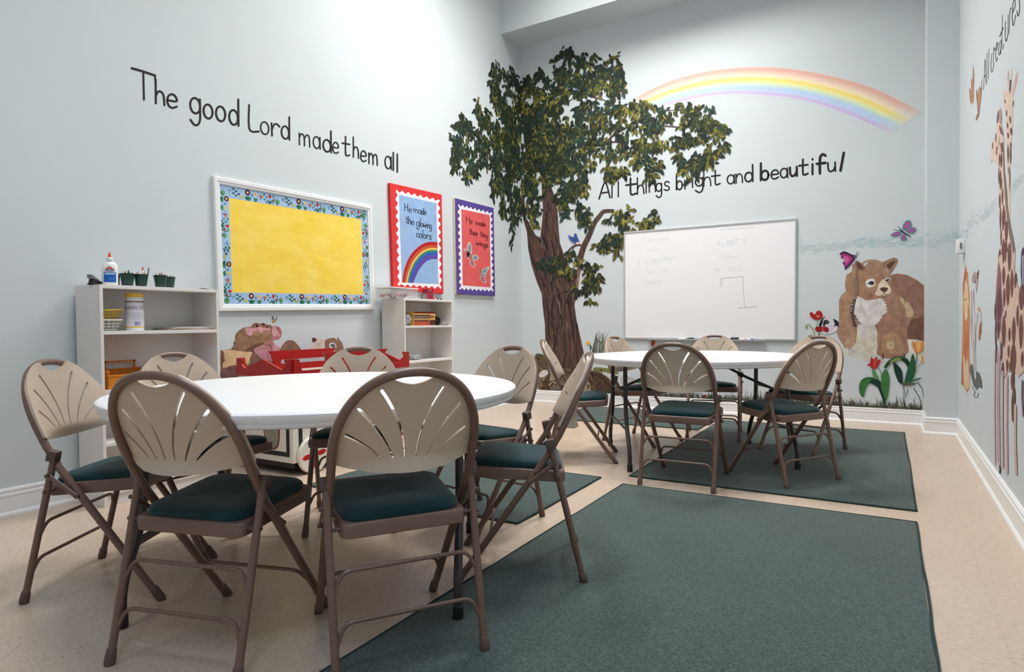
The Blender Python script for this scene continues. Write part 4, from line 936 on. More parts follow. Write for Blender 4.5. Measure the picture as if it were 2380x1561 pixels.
# ---------------------------------------------------------------- things on the right bookcase
def vis(py): return py
ya, yb = spot(910, .25, 680), spot(971, .25, 680)
t = thing('storage_tub', 'clear plastic tub with a white lid full of craft bits on the right bookcase', 'storage tub', (.160, (ya+yb)/2, TOP), 0)
L = abs(yb-ya)/2
clear = mat('clear_plastic', (236, 232, 230), .15, .0, 10, alpha=.16)
bm = BM(); a = .09
for p, q in (((-a, -L, 0), (a, L, .003)), ((-a, -L, .003), (-a+.003, L, .088)), ((a-.003, -L, .003), (a, L, .088)), ((-a+.003, -L, .003), (a-.003, -L+.003, .088)), ((-a+.003, L-.003, .003), (a-.003, L, .088))): box(bm, p, q)
obj('tub', bm, clear, t, False); obj('lid', bx((-a-.006, -L-.008, .088), (a+.006, L+.008, .097), .003), M['white'], t)
rnd = random.Random(4)
for k in range(14):
    c_ = [(206, 120, 112), (226, 214, 206), (120, 96, 92), (236, 196, 190), (196, 196, 200), (222, 150, 140)][k % 6]
    bm = BM(); r = rnd.uniform(.016, .026); bmesh.ops.create_icosphere(bm, subdivisions=2, radius=1)
    for v in bm.verts: v.co = Vector((v.co.x*r, v.co.y*r*1.5, v.co.z*r*.7))*(1+.25*math.sin(7*v.co.x+5*v.co.y+k))
    px_, py_ = -.05+.055*(k % 3), -L+.035+(2*L-.07)*(k//3)/4.2
    o_ = obj('craft_scrap', bm, bpy.data.materials.get('scrap_%d' % (k % 6)) or mat('scrap_%d' % (k % 6), c_, .6)); o_.location = (.160+px_, (ya+yb)/2+py_, TOP+.024+.014*(k % 2)); o_.rotation_euler = (0, 0, k)
    tag(o_, ['salmon', 'cream', 'dark brown', 'pale pink', 'grey', 'coral'][k % 6]+' craft scrap in the clear tub', 'craft scrap', 'craft scraps in the clear tub')
y = spot(984, .21, 680); t = thing('book', 'small grey-brown book standing in front of the crimson box on the right bookcase', 'book', (.215, y, TOP), .12)
obj('cover', bx((-.008, -.046, 0), (.008, .046, .056), .001), mat('grey_cover', (112, 102, 104), .5), t, False)
lf = Local(lambda q: Vector((.0082, q[0], q[1])), (1, 0, 0), .0001); lf.smooth([(-.03, .026), (-.01, .034), (.015, .040), (.02, .036), (-.005, .028), (-.025, .022)], (176, 146, 92), 3); lf.done('cover_picture', 'flatpaint', t)
y = spot(994, .14, 680); t = thing('box', 'crimson box with pale lettering behind the grey book on the right bookcase', 'box', (.140, y, TOP), .05)
obj('carton', bx((-.03, -.050, 0), (.03, .050, .106), .001), mat('crimson_card', (150, 22, 50), .45, .08), t, False)
lf = Local(lambda q: Vector((.0304, q[0], q[1])), (1, 0, 0), .0002); lf.poly([(-.05, .078), (.05, .078), (.05, .1055), (-.05, .1055)], (116, 24, 40))
for ch, x0, x1 in (('S', -.032, -.020), ('1', -.014, -.012), ('P', -.006, .006), ('P', .010, .018), ('L', .022, .032)):
    for st in GL[ch]: lf.stroke([(x0+u*(x1-x0), .083+v*.010) for u, v in st], .002, (222, 170, 170), curve=False)
lf.done('printed_lettering', 'flatpaint', t)
for k, (px, c_, lab) in enumerate(((1009, (206, 60, 70), 'red and white toy block beside the crimson box on the right bookcase'), (1018, (70, 70, 140), 'blue toy block on the right bookcase, right of the red one'), (1025, (40, 56, 44), 'dark green toy block at the right of the bookcase top'))):
    y = spot(px, .20, 690); t = thing('toy_block', lab, 'toy block', (.20, y, TOP), .3*k, 'toy blocks on the right bookcase')
    obj('block', bx((-.012, -.012, 0), (.012, .012, .022-.003*k), .003), mat('block_%d' % k, c_, .5), t)
    obj('sticker', bx((.0122, -.007, .005), (.0128, .007, .014)), M['white'], t, False)
Z3 = .975
ya, yb = spot(950, .19, 735), spot(998, .19, 735)
t = thing('noodle_carton', 'yellow and brown printed food carton on the right bookcase shelf', 'carton', (.175, (ya+yb)/2, Z3), -.02)
L = abs(yb-ya)/2
obj('carton', bx((-.085, -L, 0), (.085, L, .128), .002), mat('carton_yellow', (222, 178, 92), .5, .1), t, False)
lf = Local(lambda q: Vector((.0854, q[0], q[1])), (1, 0, 0), .0002)
lf.poly([(-L, .112), (L, .112), (L, .128), (-L, .128)], (110, 30, 22)); lf.poly([(-L, .062), (L*.55, .062), (L*.55, .096), (-L, .096)], (134, 104, 92)); lf.poly([(-L, .090), (L*.55, .090), (L*.55, .098), (-L, .098)], (52, 30, 26)); lf.poly([(L*.5, .072), (L*.9, .072), (L*.9, .088), (L*.5, .088)], (160, 46, 30))
lf.poly([(-L, .0), (L, .0), (L, .040), (-L, .040)], (164, 66, 36)); lf.poly([(-L, .040), (L*.4, .040), (L*.4, .052), (-L, .052)], (92, 66, 54)); lf.poly([(L*.45, 0), (L, 0), (L, .052), (L*.45, .052)], (86, 44, 34)); lf.ell(L*.3, .018, .014, .014, (200, 110, 66)); lf.ell(L*.3, .018, .009, .009, (150, 50, 30)); lf.poly([(-L*.9, .012), (L*.05, .012), (L*.05, .016), (-L*.9, .016)], (206, 120, 70)); lf.poly([(-L*.9, .026), (L*.05, .026), (L*.05, .029), (-L*.9, .029)], (206, 120, 70))
lf.done('printed_front', 'flatpaint', t)
def crumple(name, lab, cat, loc, dims, m_, seed, amp=.3):
    rnd = random.Random(seed); bm = BM(); bmesh.ops.create_icosphere(bm, subdivisions=3, radius=1)
    for v in bm.verts:
        k = 1+amp*(rnd.random()-.5)*2*.5+amp*.5*math.sin(9*v.co.x+seed)*math.sin(8*v.co.y)
        v.co = Vector((v.co.x*dims[0], v.co.y*dims[1], v.co.z*dims[2]))*k
    mz = min(v.co.z for v in bm.verts); bmesh.ops.translate(bm, verts=bm.verts[:], vec=(0, 0, -mz))
    o_ = obj(name, bm, m_, flat=True); o_.location = loc; return tag(o_, lab, cat)
bagm = mat('clear_film', (196, 190, 206), .2, .1, 30, alpha=.6)
crumple('plastic_bag', 'crumpled clear bag left of the food carton on the right bookcase shelf', 'bag', (.225, spot(942, .225, 735)+.012, Z3), (.045, .040, .048), bagm, 3)
crumple('plastic_bag', 'crumpled black bag between the food carton and the paper plates', 'bag', (.17, spot(1009, .17, 740), Z3), (.07, .022, .040), M['black'], 5, .4)
for k in range(5):
    y = spot(1027, .18, 745); bm = BM(); r = .085
    lathe(bm, [(0, 0), (r*.62, 0), (r*.72, .004), (r*.96, .013), (r, .014), (r*.985, .0152), (r*.72, .0052), (r*.62, .0014), (0, .0014)], 36)
    o_ = obj('paper_plate', bm, mat('plate_%d' % k, (228, 220, 212), .6)); o_.location = (.17+.004*(k % 2), y+.003*(k % 3), Z3+.0052*k)
    tag(o_, 'white paper plate, %s in the stack on the right bookcase shelf' % ['lowest', 'second from the bottom', 'middle', 'second from the top', 'topmost'][k], 'plate', 'paper plates on the right bookcase')
crumple('plastic_wrapper', 'crumpled clear wrapper on the lower shelf of the right bookcase', 'wrapper', (.17, spot(966, .17, 845)-.02, .655), (.06, .075, .026), mat('clear_wrapper', (206, 214, 214), .15, .15, 30, alpha=.65), 8, .45)

# ---------------------------------------------------------------- switch plate near the right corner
t = thing('switch_box', 'small white surface-mounted switch box at the corner of the right wall', 'switch', (XR, -.86, 1.548))
obj('housing', bx((-.050, -.06, -.055), (-.0005, .06, .055), .003), M['white'], t); obj('toggle', bx((-.031, -.068, -.024), (-.022, -.0595, .024), .002), mat('toggle_grey', (90, 86, 84), .5), t)

# ---------------------------------------------------------------- mural: the tree in the corner
class Foliage:
    def __init__(s): s.f = {}
def leaf_mesh(f, x, y, ln, ang, w, col, col2):
    f.z = f.zr[0]+random.random()*(f.zr[1]-f.zr[0])
    """one painted leaf in wall coordinates: two tinted halves and a lobed outline"""
    ax = f.ax; o = 1-ax
    def W(a, b):
        p = Vector((0, 0, 0)); p[ax] = f.v; p[o] = x+(a*math.cos(ang)-b*math.sin(ang)); p.z = y+(a*math.sin(ang)+b*math.cos(ang)); return p
    up = [(0, 0), (.18, .55), (.36, 1), (.45, .72), (.66, .80), (.74, .45), (1, 0)]
    f.raw([W(a*ln, b*w) for a, b in up], C(*col))
    f.raw([W(a*ln, -b*w) for a, b in reversed(up)], C(*col2))
GREENS = [((36, 46, 32), (46, 56, 38)), ((46, 56, 36), (60, 68, 40)), ((30, 46, 42), (40, 58, 52)), ((56, 62, 36), (84, 86, 42)), ((40, 48, 36), (66, 70, 42)), ((32, 40, 32), (40, 50, 38))]
YELL = [((84, 86, 40), (124, 118, 52)), ((76, 80, 42), (110, 106, 50)), ((96, 94, 42), (140, 130, 60))]
def foliage(f, blobs, dens, rnd, yfrac=.16, size=1.0):
    """sprigs of leaves fanning downwards, each sprig in its own tint"""
    for bl in blobs:
        cx, cy, rx, ry = bl[:4]; n = int(2.0*rx*ry*dens*(bl[4] if len(bl) > 4 else 1)/8)+1
        for _ in range(n):
            r = math.sqrt(rnd.random()); a = rnd.uniform(0, 2*PI)
            p = f.P((cx+rx*r*math.cos(a), cy+ry*r*math.sin(a))); X, Y = p[1-f.ax], p.z
            yellow = rnd.random() < yfrac*1.1; lean = rnd.gauss(0, .35); tone = rnd.uniform(.78, 1.18); cool_ = rnd.random() < .3
            for j in range(rnd.randint(6, 10)):
                t = rnd.uniform(-1, 1); ang = -PI/2+lean+t*1.05+rnd.gauss(0, .15); d = rnd.uniform(-.035, .055)
                x = X+d*math.cos(ang)+rnd.gauss(0, .016); y = Y+d*math.sin(ang)+rnd.gauss(0, .016)
                if f.ax == 0 and x > -.004: continue
                if f.ax == 1 and x < .004: continue
                ln = rnd.uniform(.052, .092)*size
                c1, c2 = YELL[rnd.randrange(3)] if yellow and rnd.random() < .6 else GREENS[rnd.randrange(6)]
                if cool_ and not yellow: c1, c2 = ((30, 46, 42), (46, 68, 60)) if rnd.random() < .5 else ((34, 52, 44), (58, 78, 62))
                if rnd.random() < .5: c1, c2 = c2, c1
                k = tone*rnd.uniform(.9, 1.1); c1 = tuple(min(255, v*k) for v in c1); c2 = tuple(min(255, v*k) for v in c2)
                leaf_mesh(f, x, y, ln, ang, ln*rnd.uniform(.20, .31), c1, c2)
tree = thing('painted_tree', 'big mural tree with a dark leafy crown painted across the left and back walls', 'mural tree', (0, 0, 0))
T0 = (1000, 80, 2.439)
f = Flat('B', *T0, base=.001)
BK = [(80, 62, 56), (66, 48, 46), (98, 76, 66), (54, 40, 40), (92, 58, 52)]
trunk = [(520, 800), (508, 900), (520, 1020), (548, 1120), (556, 1220), (575, 1310), (600, 1390), (632, 1470), (640, 1560), (650, 1640), (652, 1720), (650, 1800), (668, 1850), (700, 1890), (690, 1960), (640, 1990), (600, 2035), (1010, 2035), (985, 1985), (930, 1945), (905, 1900), (880, 1850), (868, 1790), (850, 1710), (830, 1620), (818, 1540), (826, 1450), (838, 1380), (834, 1330), (800, 1330), (772, 1290), (752, 1230), (735, 1180), (728, 1100), (722, 1000), (700, 900), (668, 820), (650, 760), (632, 780), (634, 900), (640, 1000), (632, 1080), (624, 1150), (600, 1140), (570, 1090), (545, 1040), (536, 960), (530, 860)]
f.poly(trunk, (90, 68, 61))
rnd = random.Random(11)
def inside(p): return pip(p, trunk)
for _ in range(520):
    x, y = rnd.uniform(510, 1000), rnd.uniform(780, 2030)
    if not inside((x, y)): continue
    L_ = rnd.uniform(40, 150); lean = .28 if y < 1500 else (.05 if y < 1750 else (x-760)*.0032)
    pts = [(x+lean*L_*k/4+rnd.uniform(-5, 5), y+L_*k/4) for k in range(5)]
    if not all(inside(p) for p in pts): continue
    c = rnd.choice(BK+[(126, 104, 86), (88, 60, 66), (128, 88, 74), (46, 34, 36), (106, 94, 82), (70, 44, 44), (118, 96, 88)])
    f.z = .0014+rnd.random()*.0016; f.stroke(pts, rnd.uniform(3, 13), c, rnd.uniform(1, 4), curve=False)
f.z = .0031
for pts, w in (([(700, 1480), (690, 1600), (705, 1720), (690, 1880)], 9), ([(780, 1500), (800, 1620), (820, 1750), (842, 1860)], 10), ([(655, 1500), (672, 1640), (668, 1800), (690, 1900)], 7), ([(740, 1240), (760, 1330), (790, 1420), (800, 1540)], 9), ([(560, 1190), (590, 1300), (640, 1400), (680, 1480)], 8), ([(760, 1700), (765, 1800), (750, 1930)], 9), ([(870, 1850), (920, 1930), (980, 2010)], 9), ([(660, 1010), (655, 1120), (640, 1200)], 8)):
    f.stroke(pts, w, (52, 40, 40), 3)
# limb that carries the bluebird
f.stroke([(850, 1270), (868, 1210), (905, 1130), (930, 1070), (960, 1030), (985, 1003), (1035, 1000)], 34, (84, 66, 60), 20); f.stroke([(852, 1290), (840, 1370), (828, 1470)], 22, (150, 110, 100), 12)
f.stroke([(755, 1262), (790, 1220), (815, 1200), (845, 1192), (872, 1205)], 9, (88, 66, 60), 12); f.stroke([(815, 1200), (806, 1240)], 6, (84, 66, 60), curve=False)
for pts, w in (([(690, 500), (720, 470), (722, 400), (770, 392), (805, 365)], 12), ([(640, 800), (600, 640), (530, 500), (515, 460), (560, 430), (590, 415)], 20), ([(830, 690), (900, 640), (985, 620), (1040, 570), (1100, 535), (1140, 525), (1330, 520), (1440, 530)], 16), ([(960, 625), (1030, 610), (1080, 612)], 14), ([(1210, 400), (1300, 430), (1450, 428)], 6), ([(1420, 430), (1440, 490)], 6), ([(900, 350), (960, 365), (1010, 380)], 8)):
    f.stroke(pts, w, (96, 66, 62), w*.4)
f.done('trunk', 'bark', tree)
rnd = random.Random(5)
fb_ = Flat('B', *T0, base=.0036)
under = [(600, 560, 70, 180), (720, 620, 100, 110), (700, 740, 110, 60), (680, 430, 80, 40), (560, 850, 20, 80)]
for cx, cy, rx, ry in under: fb_.ell(cx, cy, rx, ry, (36, 46, 36), 0, 24)
fb_.zr = (.0042, .0100)
core = [(770, 125, 70, 45), (880, 150, 70, 45), (1010, 175, 80, 55), (1060, 210, 40, 45), (870, 220, 150, 60), (1030, 270, 72, 55), (740, 230, 90, 60), (600, 265, 70, 40), (615, 205, 22, 45), (580, 340, 70, 70), (690, 330, 100, 70), (820, 300, 110, 55), (950, 310, 80, 45), (1050, 350, 40, 50), (1060, 420, 35, 50), (560, 450, 50, 90), (650, 440, 70, 55), (740, 360, 60, 40), (770, 480, 80, 45), (870, 440, 70, 50), (905, 500, 60, 60), (960, 420, 55, 40), (1010, 500, 60, 55), (590, 560, 80, 70), (690, 560, 100, 80), (800, 560, 70, 60), (860, 590, 70, 60), (600, 680, 90, 90), (720, 670, 110, 80), (800, 690, 60, 50), (830, 760, 60, 55), (770, 790, 110, 60), (690, 800, 80, 60), (860, 830, 35, 60), (830, 890, 55, 50), (870, 970, 40, 70), (885, 1060, 30, 45), (760, 880, 70, 60), (745, 960, 35, 70), (760, 1020, 18, 30), (600, 880, 32, 60), (565, 850, 45, 90), (570, 970, 40, 70), (585, 1045, 30, 35), (600, 1000, 35, 40), (532, 430, 14, 150), (532, 720, 14, 200), (920, 650, 60, 55), (905, 710, 30, 35), (900, 560, 60, 40)]
foliage(fb_, core, .0090, rnd, .30)
branch = [(1130, 430, 60, 45), (1150, 400, 45, 30), (1250, 440, 60, 45), (1210, 400, 28, 24), (1340, 435, 44, 40), (1410, 405, 28, 24), (1525, 425, 75, 38), (1510, 480, 55, 50), (1440, 500, 36, 28), (1600, 480, 40, 40), (1610, 560, 55, 45), (1645, 610, 32, 35), (1640, 520, 40, 30), (1500, 570, 70, 32), (1410, 580, 50, 32), (1370, 620, 40, 35), (1460, 620, 40, 26), (1570, 655, 46, 40), (1585, 690, 30, 30), (1410, 690, 42, 40), (1430, 750, 22, 30), (1505, 690, 36, 34), (1505, 765, 32, 34), (1480, 720, 30, 30), (1240, 530, 75, 60), (1290, 610, 46, 50), (1230, 600, 50, 40), (1130, 500, 60, 50), (1110, 590, 40, 50), (1090, 680, 26, 40), (1160, 640, 50, 36), (1190, 700, 45, 45), (1260, 720, 50, 40), (1240, 790, 40, 28), (1170, 720, 20, 40), (1010, 670, 60, 32), (1040, 740, 60, 40), (1090, 790, 24, 26), (1000, 760, 36, 34), (1020, 600, 40, 60), (1030, 800, 12, 24)]
foliage(fb_, branch, .0080, rnd, .42)
low = [(1100, 1005, 52, 28), (1060, 1040, 46, 36), (1130, 1065, 50, 36), (1190, 1070, 50, 26), (1245, 1050, 44, 28), (1255, 1015, 16, 22), (1290, 1060, 18, 14), (1060, 1110, 38, 40), (985, 1170, 48, 36), (1060, 1190, 36, 60), (1030, 1160, 50, 40), (960, 1200, 24, 22), (1060, 1245, 14, 26), (650, 1300, 40, 26), (715, 1280, 55, 34), (820, 1260, 42, 36), (790, 1345, 40, 36), (900, 1305, 42, 24), (870, 1340, 50, 24), (920, 1370, 45, 36), (930, 1420, 42, 46), (860, 1420, 40, 36), (820, 1450, 26, 22), (910, 1480, 16, 24), (730, 1320, 30, 26), (620, 1290, 20, 16)]
foliage(fb_, low, .0085, rnd, .42)
fb_.done('foliage', 'flatpaint', tree)
fl = Flat('L', *T0, base=.001)
for cx, cy, rx, ry in ((455, 620, 36, 200), (420, 450, 24, 60), (430, 850, 20, 60)): fl.ell(cx, cy, rx, ry, (36, 46, 36), 0, 24)
fl.zr = (.002, .0075)
left = [(365, 185, 18, 50), (395, 240, 50, 40), (360, 290, 38, 40), (440, 210, 32, 40), (480, 265, 34, 45), (400, 320, 45, 50), (370, 360, 24, 45), (440, 380, 60, 60), (500, 360, 30, 80), (400, 420, 40, 60), (275, 400, 18, 55), (300, 450, 40, 50), (335, 500, 50, 60), (270, 450, 16, 40), (200, 480, 48, 34), (170, 520, 26, 36), (215, 545, 40, 40), (285, 545, 40, 30), (155, 610, 36, 40), (185, 640, 44, 50), (130, 690, 24, 34), (150, 740, 18, 34), (245, 590, 30, 50), (300, 620, 40, 60), (240, 690, 40, 40), (215, 750, 36, 44), (265, 770, 14, 50), (200, 800, 12, 26), (310, 700, 40, 50), (350, 640, 44, 80), (410, 560, 60, 100), (470, 480, 46, 100), (480, 620, 40, 120), (420, 720, 66, 90), (360, 730, 30, 40), (370, 820, 30, 60), (350, 880, 10, 30), (430, 850, 60, 80), (490, 800, 30, 120), (405, 940, 24, 50), (410, 1000, 10, 28), (450, 970, 44, 60), (490, 960, 30, 80), (470, 1060, 28, 40), (465, 1110, 14, 40), (456, 1150, 8, 24), (440, 620, 60, 90), (508, 420, 9, 150), (508, 720, 9, 220), (505, 930, 10, 70)]
foliage(fl, left, .0155, rnd, .18)
fl.done('foliage', 'flatpaint', tree)
f = Flat('B', *T0, base=.0105)
f.smooth([(792, 1160), (785, 1138), (812, 1150), (818, 1132), (828, 1128), (836, 1150), (846, 1172), (838, 1184), (812, 1180)], (60, 92, 160), 4); f.ell(838, 1184, 10, 7, (224, 196, 190)); f.stroke([(800, 1150), (826, 1172)], 5, (36, 54, 104)); f.stroke([(830, 1135), (838, 1165)], 4, (40, 60, 120))
tag(f.done('painted_bluebird', 'flatpaint'), 'small bluebird painted on the curled twig of the mural tree', 'mural bird')

# rocks, roots and reeds around the trunk
f = Flat('B', 1180, 560, 4.107, base=.0026)
f.smooth([(262, 1090), (330, 1080), (420, 1130), (560, 1250), (640, 1330), (600, 1400), (300, 1400), (270, 1250)], (98, 84, 64), 4)
f.smooth([(300, 1270), (330, 1235), (372, 1230), (390, 1255), (360, 1290), (315, 1310)], (216, 208, 206), 4)
f.smooth([(290, 1310), (350, 1300), (400, 1320), (380, 1420), (295, 1420)], (130, 110, 92), 4); f.smooth([(320, 1420), (340, 1340), (400, 1280), (440, 1290), (400, 1350), (390, 1425)], (84, 62, 48), 4)
f.smooth([(420, 1425), (430, 1360), (500, 1330), (560, 1360), (560, 1425)], (112, 100, 92), 4)
f.smooth([(780, 1240), (860, 1250), (940, 1290), (1010, 1370), (1000, 1440), (780, 1440), (740, 1330)], (86, 62, 50), 4); f.smooth([(880, 1250), (960, 1225), (1040, 1260), (1060, 1330), (1010, 1360), (960, 1300)], (214, 208, 204), 4)
f.smooth([(830, 1205), (920, 1210), (1000, 1225), (1060, 1260), (1010, 1270), (900, 1245), (820, 1235)], (120, 124, 70), 4); f.smooth([(700, 1300), (760, 1290), (790, 1440), (690, 1440)], (150, 134, 116), 4)
f.smooth([(1080, 1300), (1140, 1290), (1230, 1330), (1260, 1380), (1180, 1390), (1090, 1360)], (196, 186, 182), 4)
for k in range(150):
    x, y = rnd.uniform(280, 1000), rnd.uniform(1110, 1410)
    if 300 < x < 390 and 1225 < y < 1315 or x > 900 and y < 1330: continue
    f.ell(x, y, rnd.uniform(4, 16), rnd.uniform(3, 9), rnd.choice([(84, 76, 50), (128, 112, 84), (64, 50, 40), (104, 100, 58), (142, 110, 86), (56, 44, 38), (110, 84, 66)]), rnd.uniform(0, 3), 9)
for pts in ([(770, 1260), (850, 1280), (930, 1330), (990, 1400)], [(760, 1330), (820, 1360), (860, 1420)], [(420, 1380), (450, 1340), (490, 1330)]): f.stroke(pts, 10, (66, 48, 40), 4)
f.stroke([(395, 1375), (432, 1345), (462, 1355)], 6, (218, 190, 170))
tag(f.done('painted_rocks'), 'painted rocks and roots at the foot of the mural tree', 'mural rocks')
f = Flat('B', 1180, 560, 4.107, base=.0042)
for k in range(34):
    x = rnd.uniform(800, 930); h = rnd.uniform(80, 210); dx = rnd.uniform(-8, 70)*(h/200); f.stroke([(x, 1060), (x+dx*.3, 1060-h*.6), (x+dx, 1060-h)], rnd.uniform(3, 8), rnd.choice([(64, 72, 58), (104, 112, 92), (150, 156, 140), (84, 92, 70)]), 1)
f.stroke([(845, 930), (870, 958), (895, 966), (920, 940)], 7, (72, 66, 54), 3)
f.ell(768, 972, 20, 18, (228, 184, 62)); f.ell(768, 962, 12, 8, (240, 206, 96)); f.stroke([(770, 990), (785, 1020), (788, 1060)], 5, (80, 110, 80)); f.smooth([(785, 990), (800, 1000), (800, 1030), (785, 1030)], (60, 84, 70), 3); f.smooth([(755, 1010), (780, 1000), (785, 1050), (755, 1060)], (206, 222, 218), 3)
tag(f.done('painted_reeds'), 'painted reeds and a small yellow flower right of the mural trunk', 'mural plant')

# ---------------------------------------------------------------- rainbow
f = Flat('B', 1460, 120, 3.4)
outer = spline([(30, 380), (150, 305), (330, 225), (560, 160), (800, 125), (1060, 112), (1320, 130), (1560, 172), (1800, 230), (2000, 300), (2180, 390), (2345, 470)], 8, False)
inner = spline([(240, 440), (330, 420), (430, 400), (600, 365), (800, 345), (1000, 350), (1200, 365), (1400, 400), (1600, 460), (1760, 520), (1900, 580), (2060, 650)], 8, False)
stops = [(0, (214, 224, 224)), (.09, (230, 172, 158)), (.24, (238, 206, 190)), (.34, (246, 230, 196)), (.44, (249, 222, 118)), (.54, (236, 236, 176)), (.62, (204, 226, 206)), (.72, (184, 206, 240)), (.82, (196, 208, 240)), (.91, (204, 178, 220)), (1, (214, 224, 226))]
WC = (206, 214, 213)
def rb(s, t_):
    for (a, ca), (b_, cb) in zip(stops, stops[1:]):
        if s <= b_: k = (s-a)/(b_-a); c = tuple(ca[i]+(cb[i]-ca[i])*k for i in range(3)); break
    fade = min(1, max(0, (t_)/.05))*min(1, max(0, (1-t_)/.10)); fade = .25+.75*fade if .0 < t_ < 1 else 0
    return C(*[WC[i]+(c[i]-WC[i])*fade for i in range(3)])
NB = 30; NN = len(outer)
for i in range(NN-1):
    for k in range(NB):
        s0, s1 = k/NB, (k+1)/NB; lp = lambda a, b_, s: f.P((a[0]+(b_[0]-a[0])*s, a[1]+(b_[1]-a[1])*s))
        f.raw([lp(outer[i], inner[i], s0), lp(outer[i+1], inner[i+1], s0), lp(outer[i+1], inner[i+1], s1), lp(outer[i], inner[i], s1)], [rb(s0, i/(NN-1)), rb(s0, (i+1)/(NN-1)), rb(s1, (i+1)/(NN-1)), rb(s1, i/(NN-1))])
tag(f.done('painted_rainbow', 'soft'), 'pale pastel rainbow arching high on the back wall', 'mural rainbow')

# ---------------------------------------------------------------- bear, butterflies, skunk, tulips on the back wall (traced at 3.253x)
B0 = (1840, 500, 3.253)
f = Flat('B', *B0)
BR = (166, 130, 108); DK = (140, 106, 90); LT = (186, 150, 122); CRM = (226, 212, 192)
body = [(745, 450), (800, 440), (870, 450), (950, 490), (1018, 545), (1018, 945), (870, 935), (885, 1000), (886, 1035), (850, 1060), (760, 1085), (690, 1080), (642, 1045), (650, 980), (640, 860), (500, 850), (486, 960), (440, 1000), (400, 1000), (340, 890), (358, 820), (358, 640), (410, 570), (402, 520), (415, 450), (455, 425), (460, 370)]
f.poly([(385, 1000), (480, 1000), (660, 1080), (740, 1120), (620, 1115), (500, 1085), (400, 1050)], (206, 204, 192)); f.smooth([(440, 960), (500, 870), (640, 850), (660, 1000), (660, 1060), (560, 1040), (470, 1020)], (214, 206, 188), 3); f.smooth([(860, 930), (1018, 940), (1018, 1085), (900, 1060)], (226, 220, 204), 3)
f.poly(body, BR)
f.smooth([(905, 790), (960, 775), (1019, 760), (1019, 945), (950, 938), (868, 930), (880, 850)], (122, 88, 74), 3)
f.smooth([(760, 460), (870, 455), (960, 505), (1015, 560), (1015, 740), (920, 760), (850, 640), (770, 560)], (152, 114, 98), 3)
f.smooth([(816, 620), (838, 620), (860, 655), (885, 660), (918, 720), (918, 760), (880, 770), (862, 740), (865, 710), (830, 660)], (206, 178, 144), 3)
f.smooth([(360, 640), (410, 580), (470, 600), (450, 720), (470, 840), (480, 960), (430, 1000), (390, 980), (345, 900), (362, 800)], (172, 136, 110), 3)
f.smooth([(400, 900), (470, 880), (480, 970), (440, 1000), (400, 985)], LT, 3)
f.smooth([(650, 800), (760, 760), (860, 800), (870, 900), (880, 1030), (820, 1060), (740, 1080), (660, 1060), (655, 900)], (164, 124, 104), 3); f.smooth([(700, 900), (800, 900), (850, 1020), (760, 1050), (680, 1020)], (178, 140, 112), 3); f.smooth([(715, 960), (770, 955), (775, 1000), (730, 1010)], (202, 176, 148), 3)
# white ruff
ruff = []
for k in range(64):
    a = 2*PI*k/64; r = 1+(.07 if k % 2 else -.04); ruff.append((585+132*r*math.cos(a)*(1 if math.sin(a) < .2 else .8), 715+125*r*math.sin(a)))
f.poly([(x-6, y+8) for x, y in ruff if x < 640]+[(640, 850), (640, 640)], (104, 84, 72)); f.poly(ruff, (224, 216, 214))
f.smooth([(500, 830), (540, 825), (580, 840), (620, 820), (645, 880), (640, 930), (560, 940), (500, 900)], (214, 208, 202), 3)
for k in range(26): x = rnd.uniform(490, 690); f.stroke([(x, rnd.uniform(640, 700)), (x+rnd.uniform(-10, 10), rnd.uniform(720, 800))], 4, rnd.choice([(236, 230, 228), (206, 198, 196), (226, 212, 208)]), 2)
for k in range(14): y = 640+k*15; x = 470-16*math.sin(k*.25); f.poly([(x+18, y-8), (x-14, y-2), (x+16, y+12)], (86, 70, 62))
# head
f.smooth([(405, 520), (420, 450), (460, 430), (470, 370), (500, 352), (545, 385), (600, 345), (680, 355), (700, 370), (720, 420), (750, 450), (755, 560), (740, 600), (640, 632), (560, 640), (525, 620), (450, 590), (410, 560)], (168, 132, 108), 3)
for k in range(40): a = PI*k/40; f.ell(610+78*math.cos(a), 372-30*math.sin(a), 9, 7, (176, 144, 120), a, 7)
for k in range(16): y = 400+k*13; f.stroke([(505-6*math.sin(k*.4), y), (478, y+12)], 8, (112, 92, 84), 2)
f.smooth([(480, 355), (500, 345), (545, 380), (552, 405), (525, 418), (500, 400), (485, 380)], (126, 92, 76), 3); f.smooth([(492, 365), (512, 368), (532, 395), (522, 405)], (84, 58, 48), 3)
f.smooth([(685, 362), (720, 340), (770, 322), (798, 330), (800, 355), (770, 410), (745, 440), (715, 400)], (158, 122, 98), 3); f.smooth([(720, 375), (770, 345), (782, 355), (750, 400), (735, 405)], (98, 70, 56), 3)
f.smooth([(520, 560), (560, 530), (700, 450), (745, 500), (752, 570), (730, 600), (640, 630), (560, 635)], (170, 130, 106), 3)
f.smooth([(640, 575), (665, 510), (690, 485), (715, 505), (745, 545), (752, 575), (735, 600), (700, 605), (660, 612), (625, 600)], (226, 206, 184), 4)
f.smooth([(668, 555), (690, 544), (722, 548), (728, 560), (705, 582), (680, 572)], (90, 62, 56), 4)
f.stroke([(622, 575), (632, 600), (660, 612), (690, 602), (698, 588), (712, 598), (736, 596)], 4, (90, 64, 54)); f.stroke([(698, 580), (698, 592)], 4, (90, 64, 54), curve=False)
f.smooth([(560, 505), (580, 485), (615, 480), (632, 500), (628, 530), (600, 545), (572, 540)], (228, 224, 222), 4); f.smooth([(580, 515), (605, 500), (625, 512), (618, 525), (598, 527)], (62, 66, 70), 4); f.stroke([(572, 520), (600, 500), (624, 506)], 5, (50, 40, 40)); f.ell(608, 512, 5, 5, (20, 20, 24))
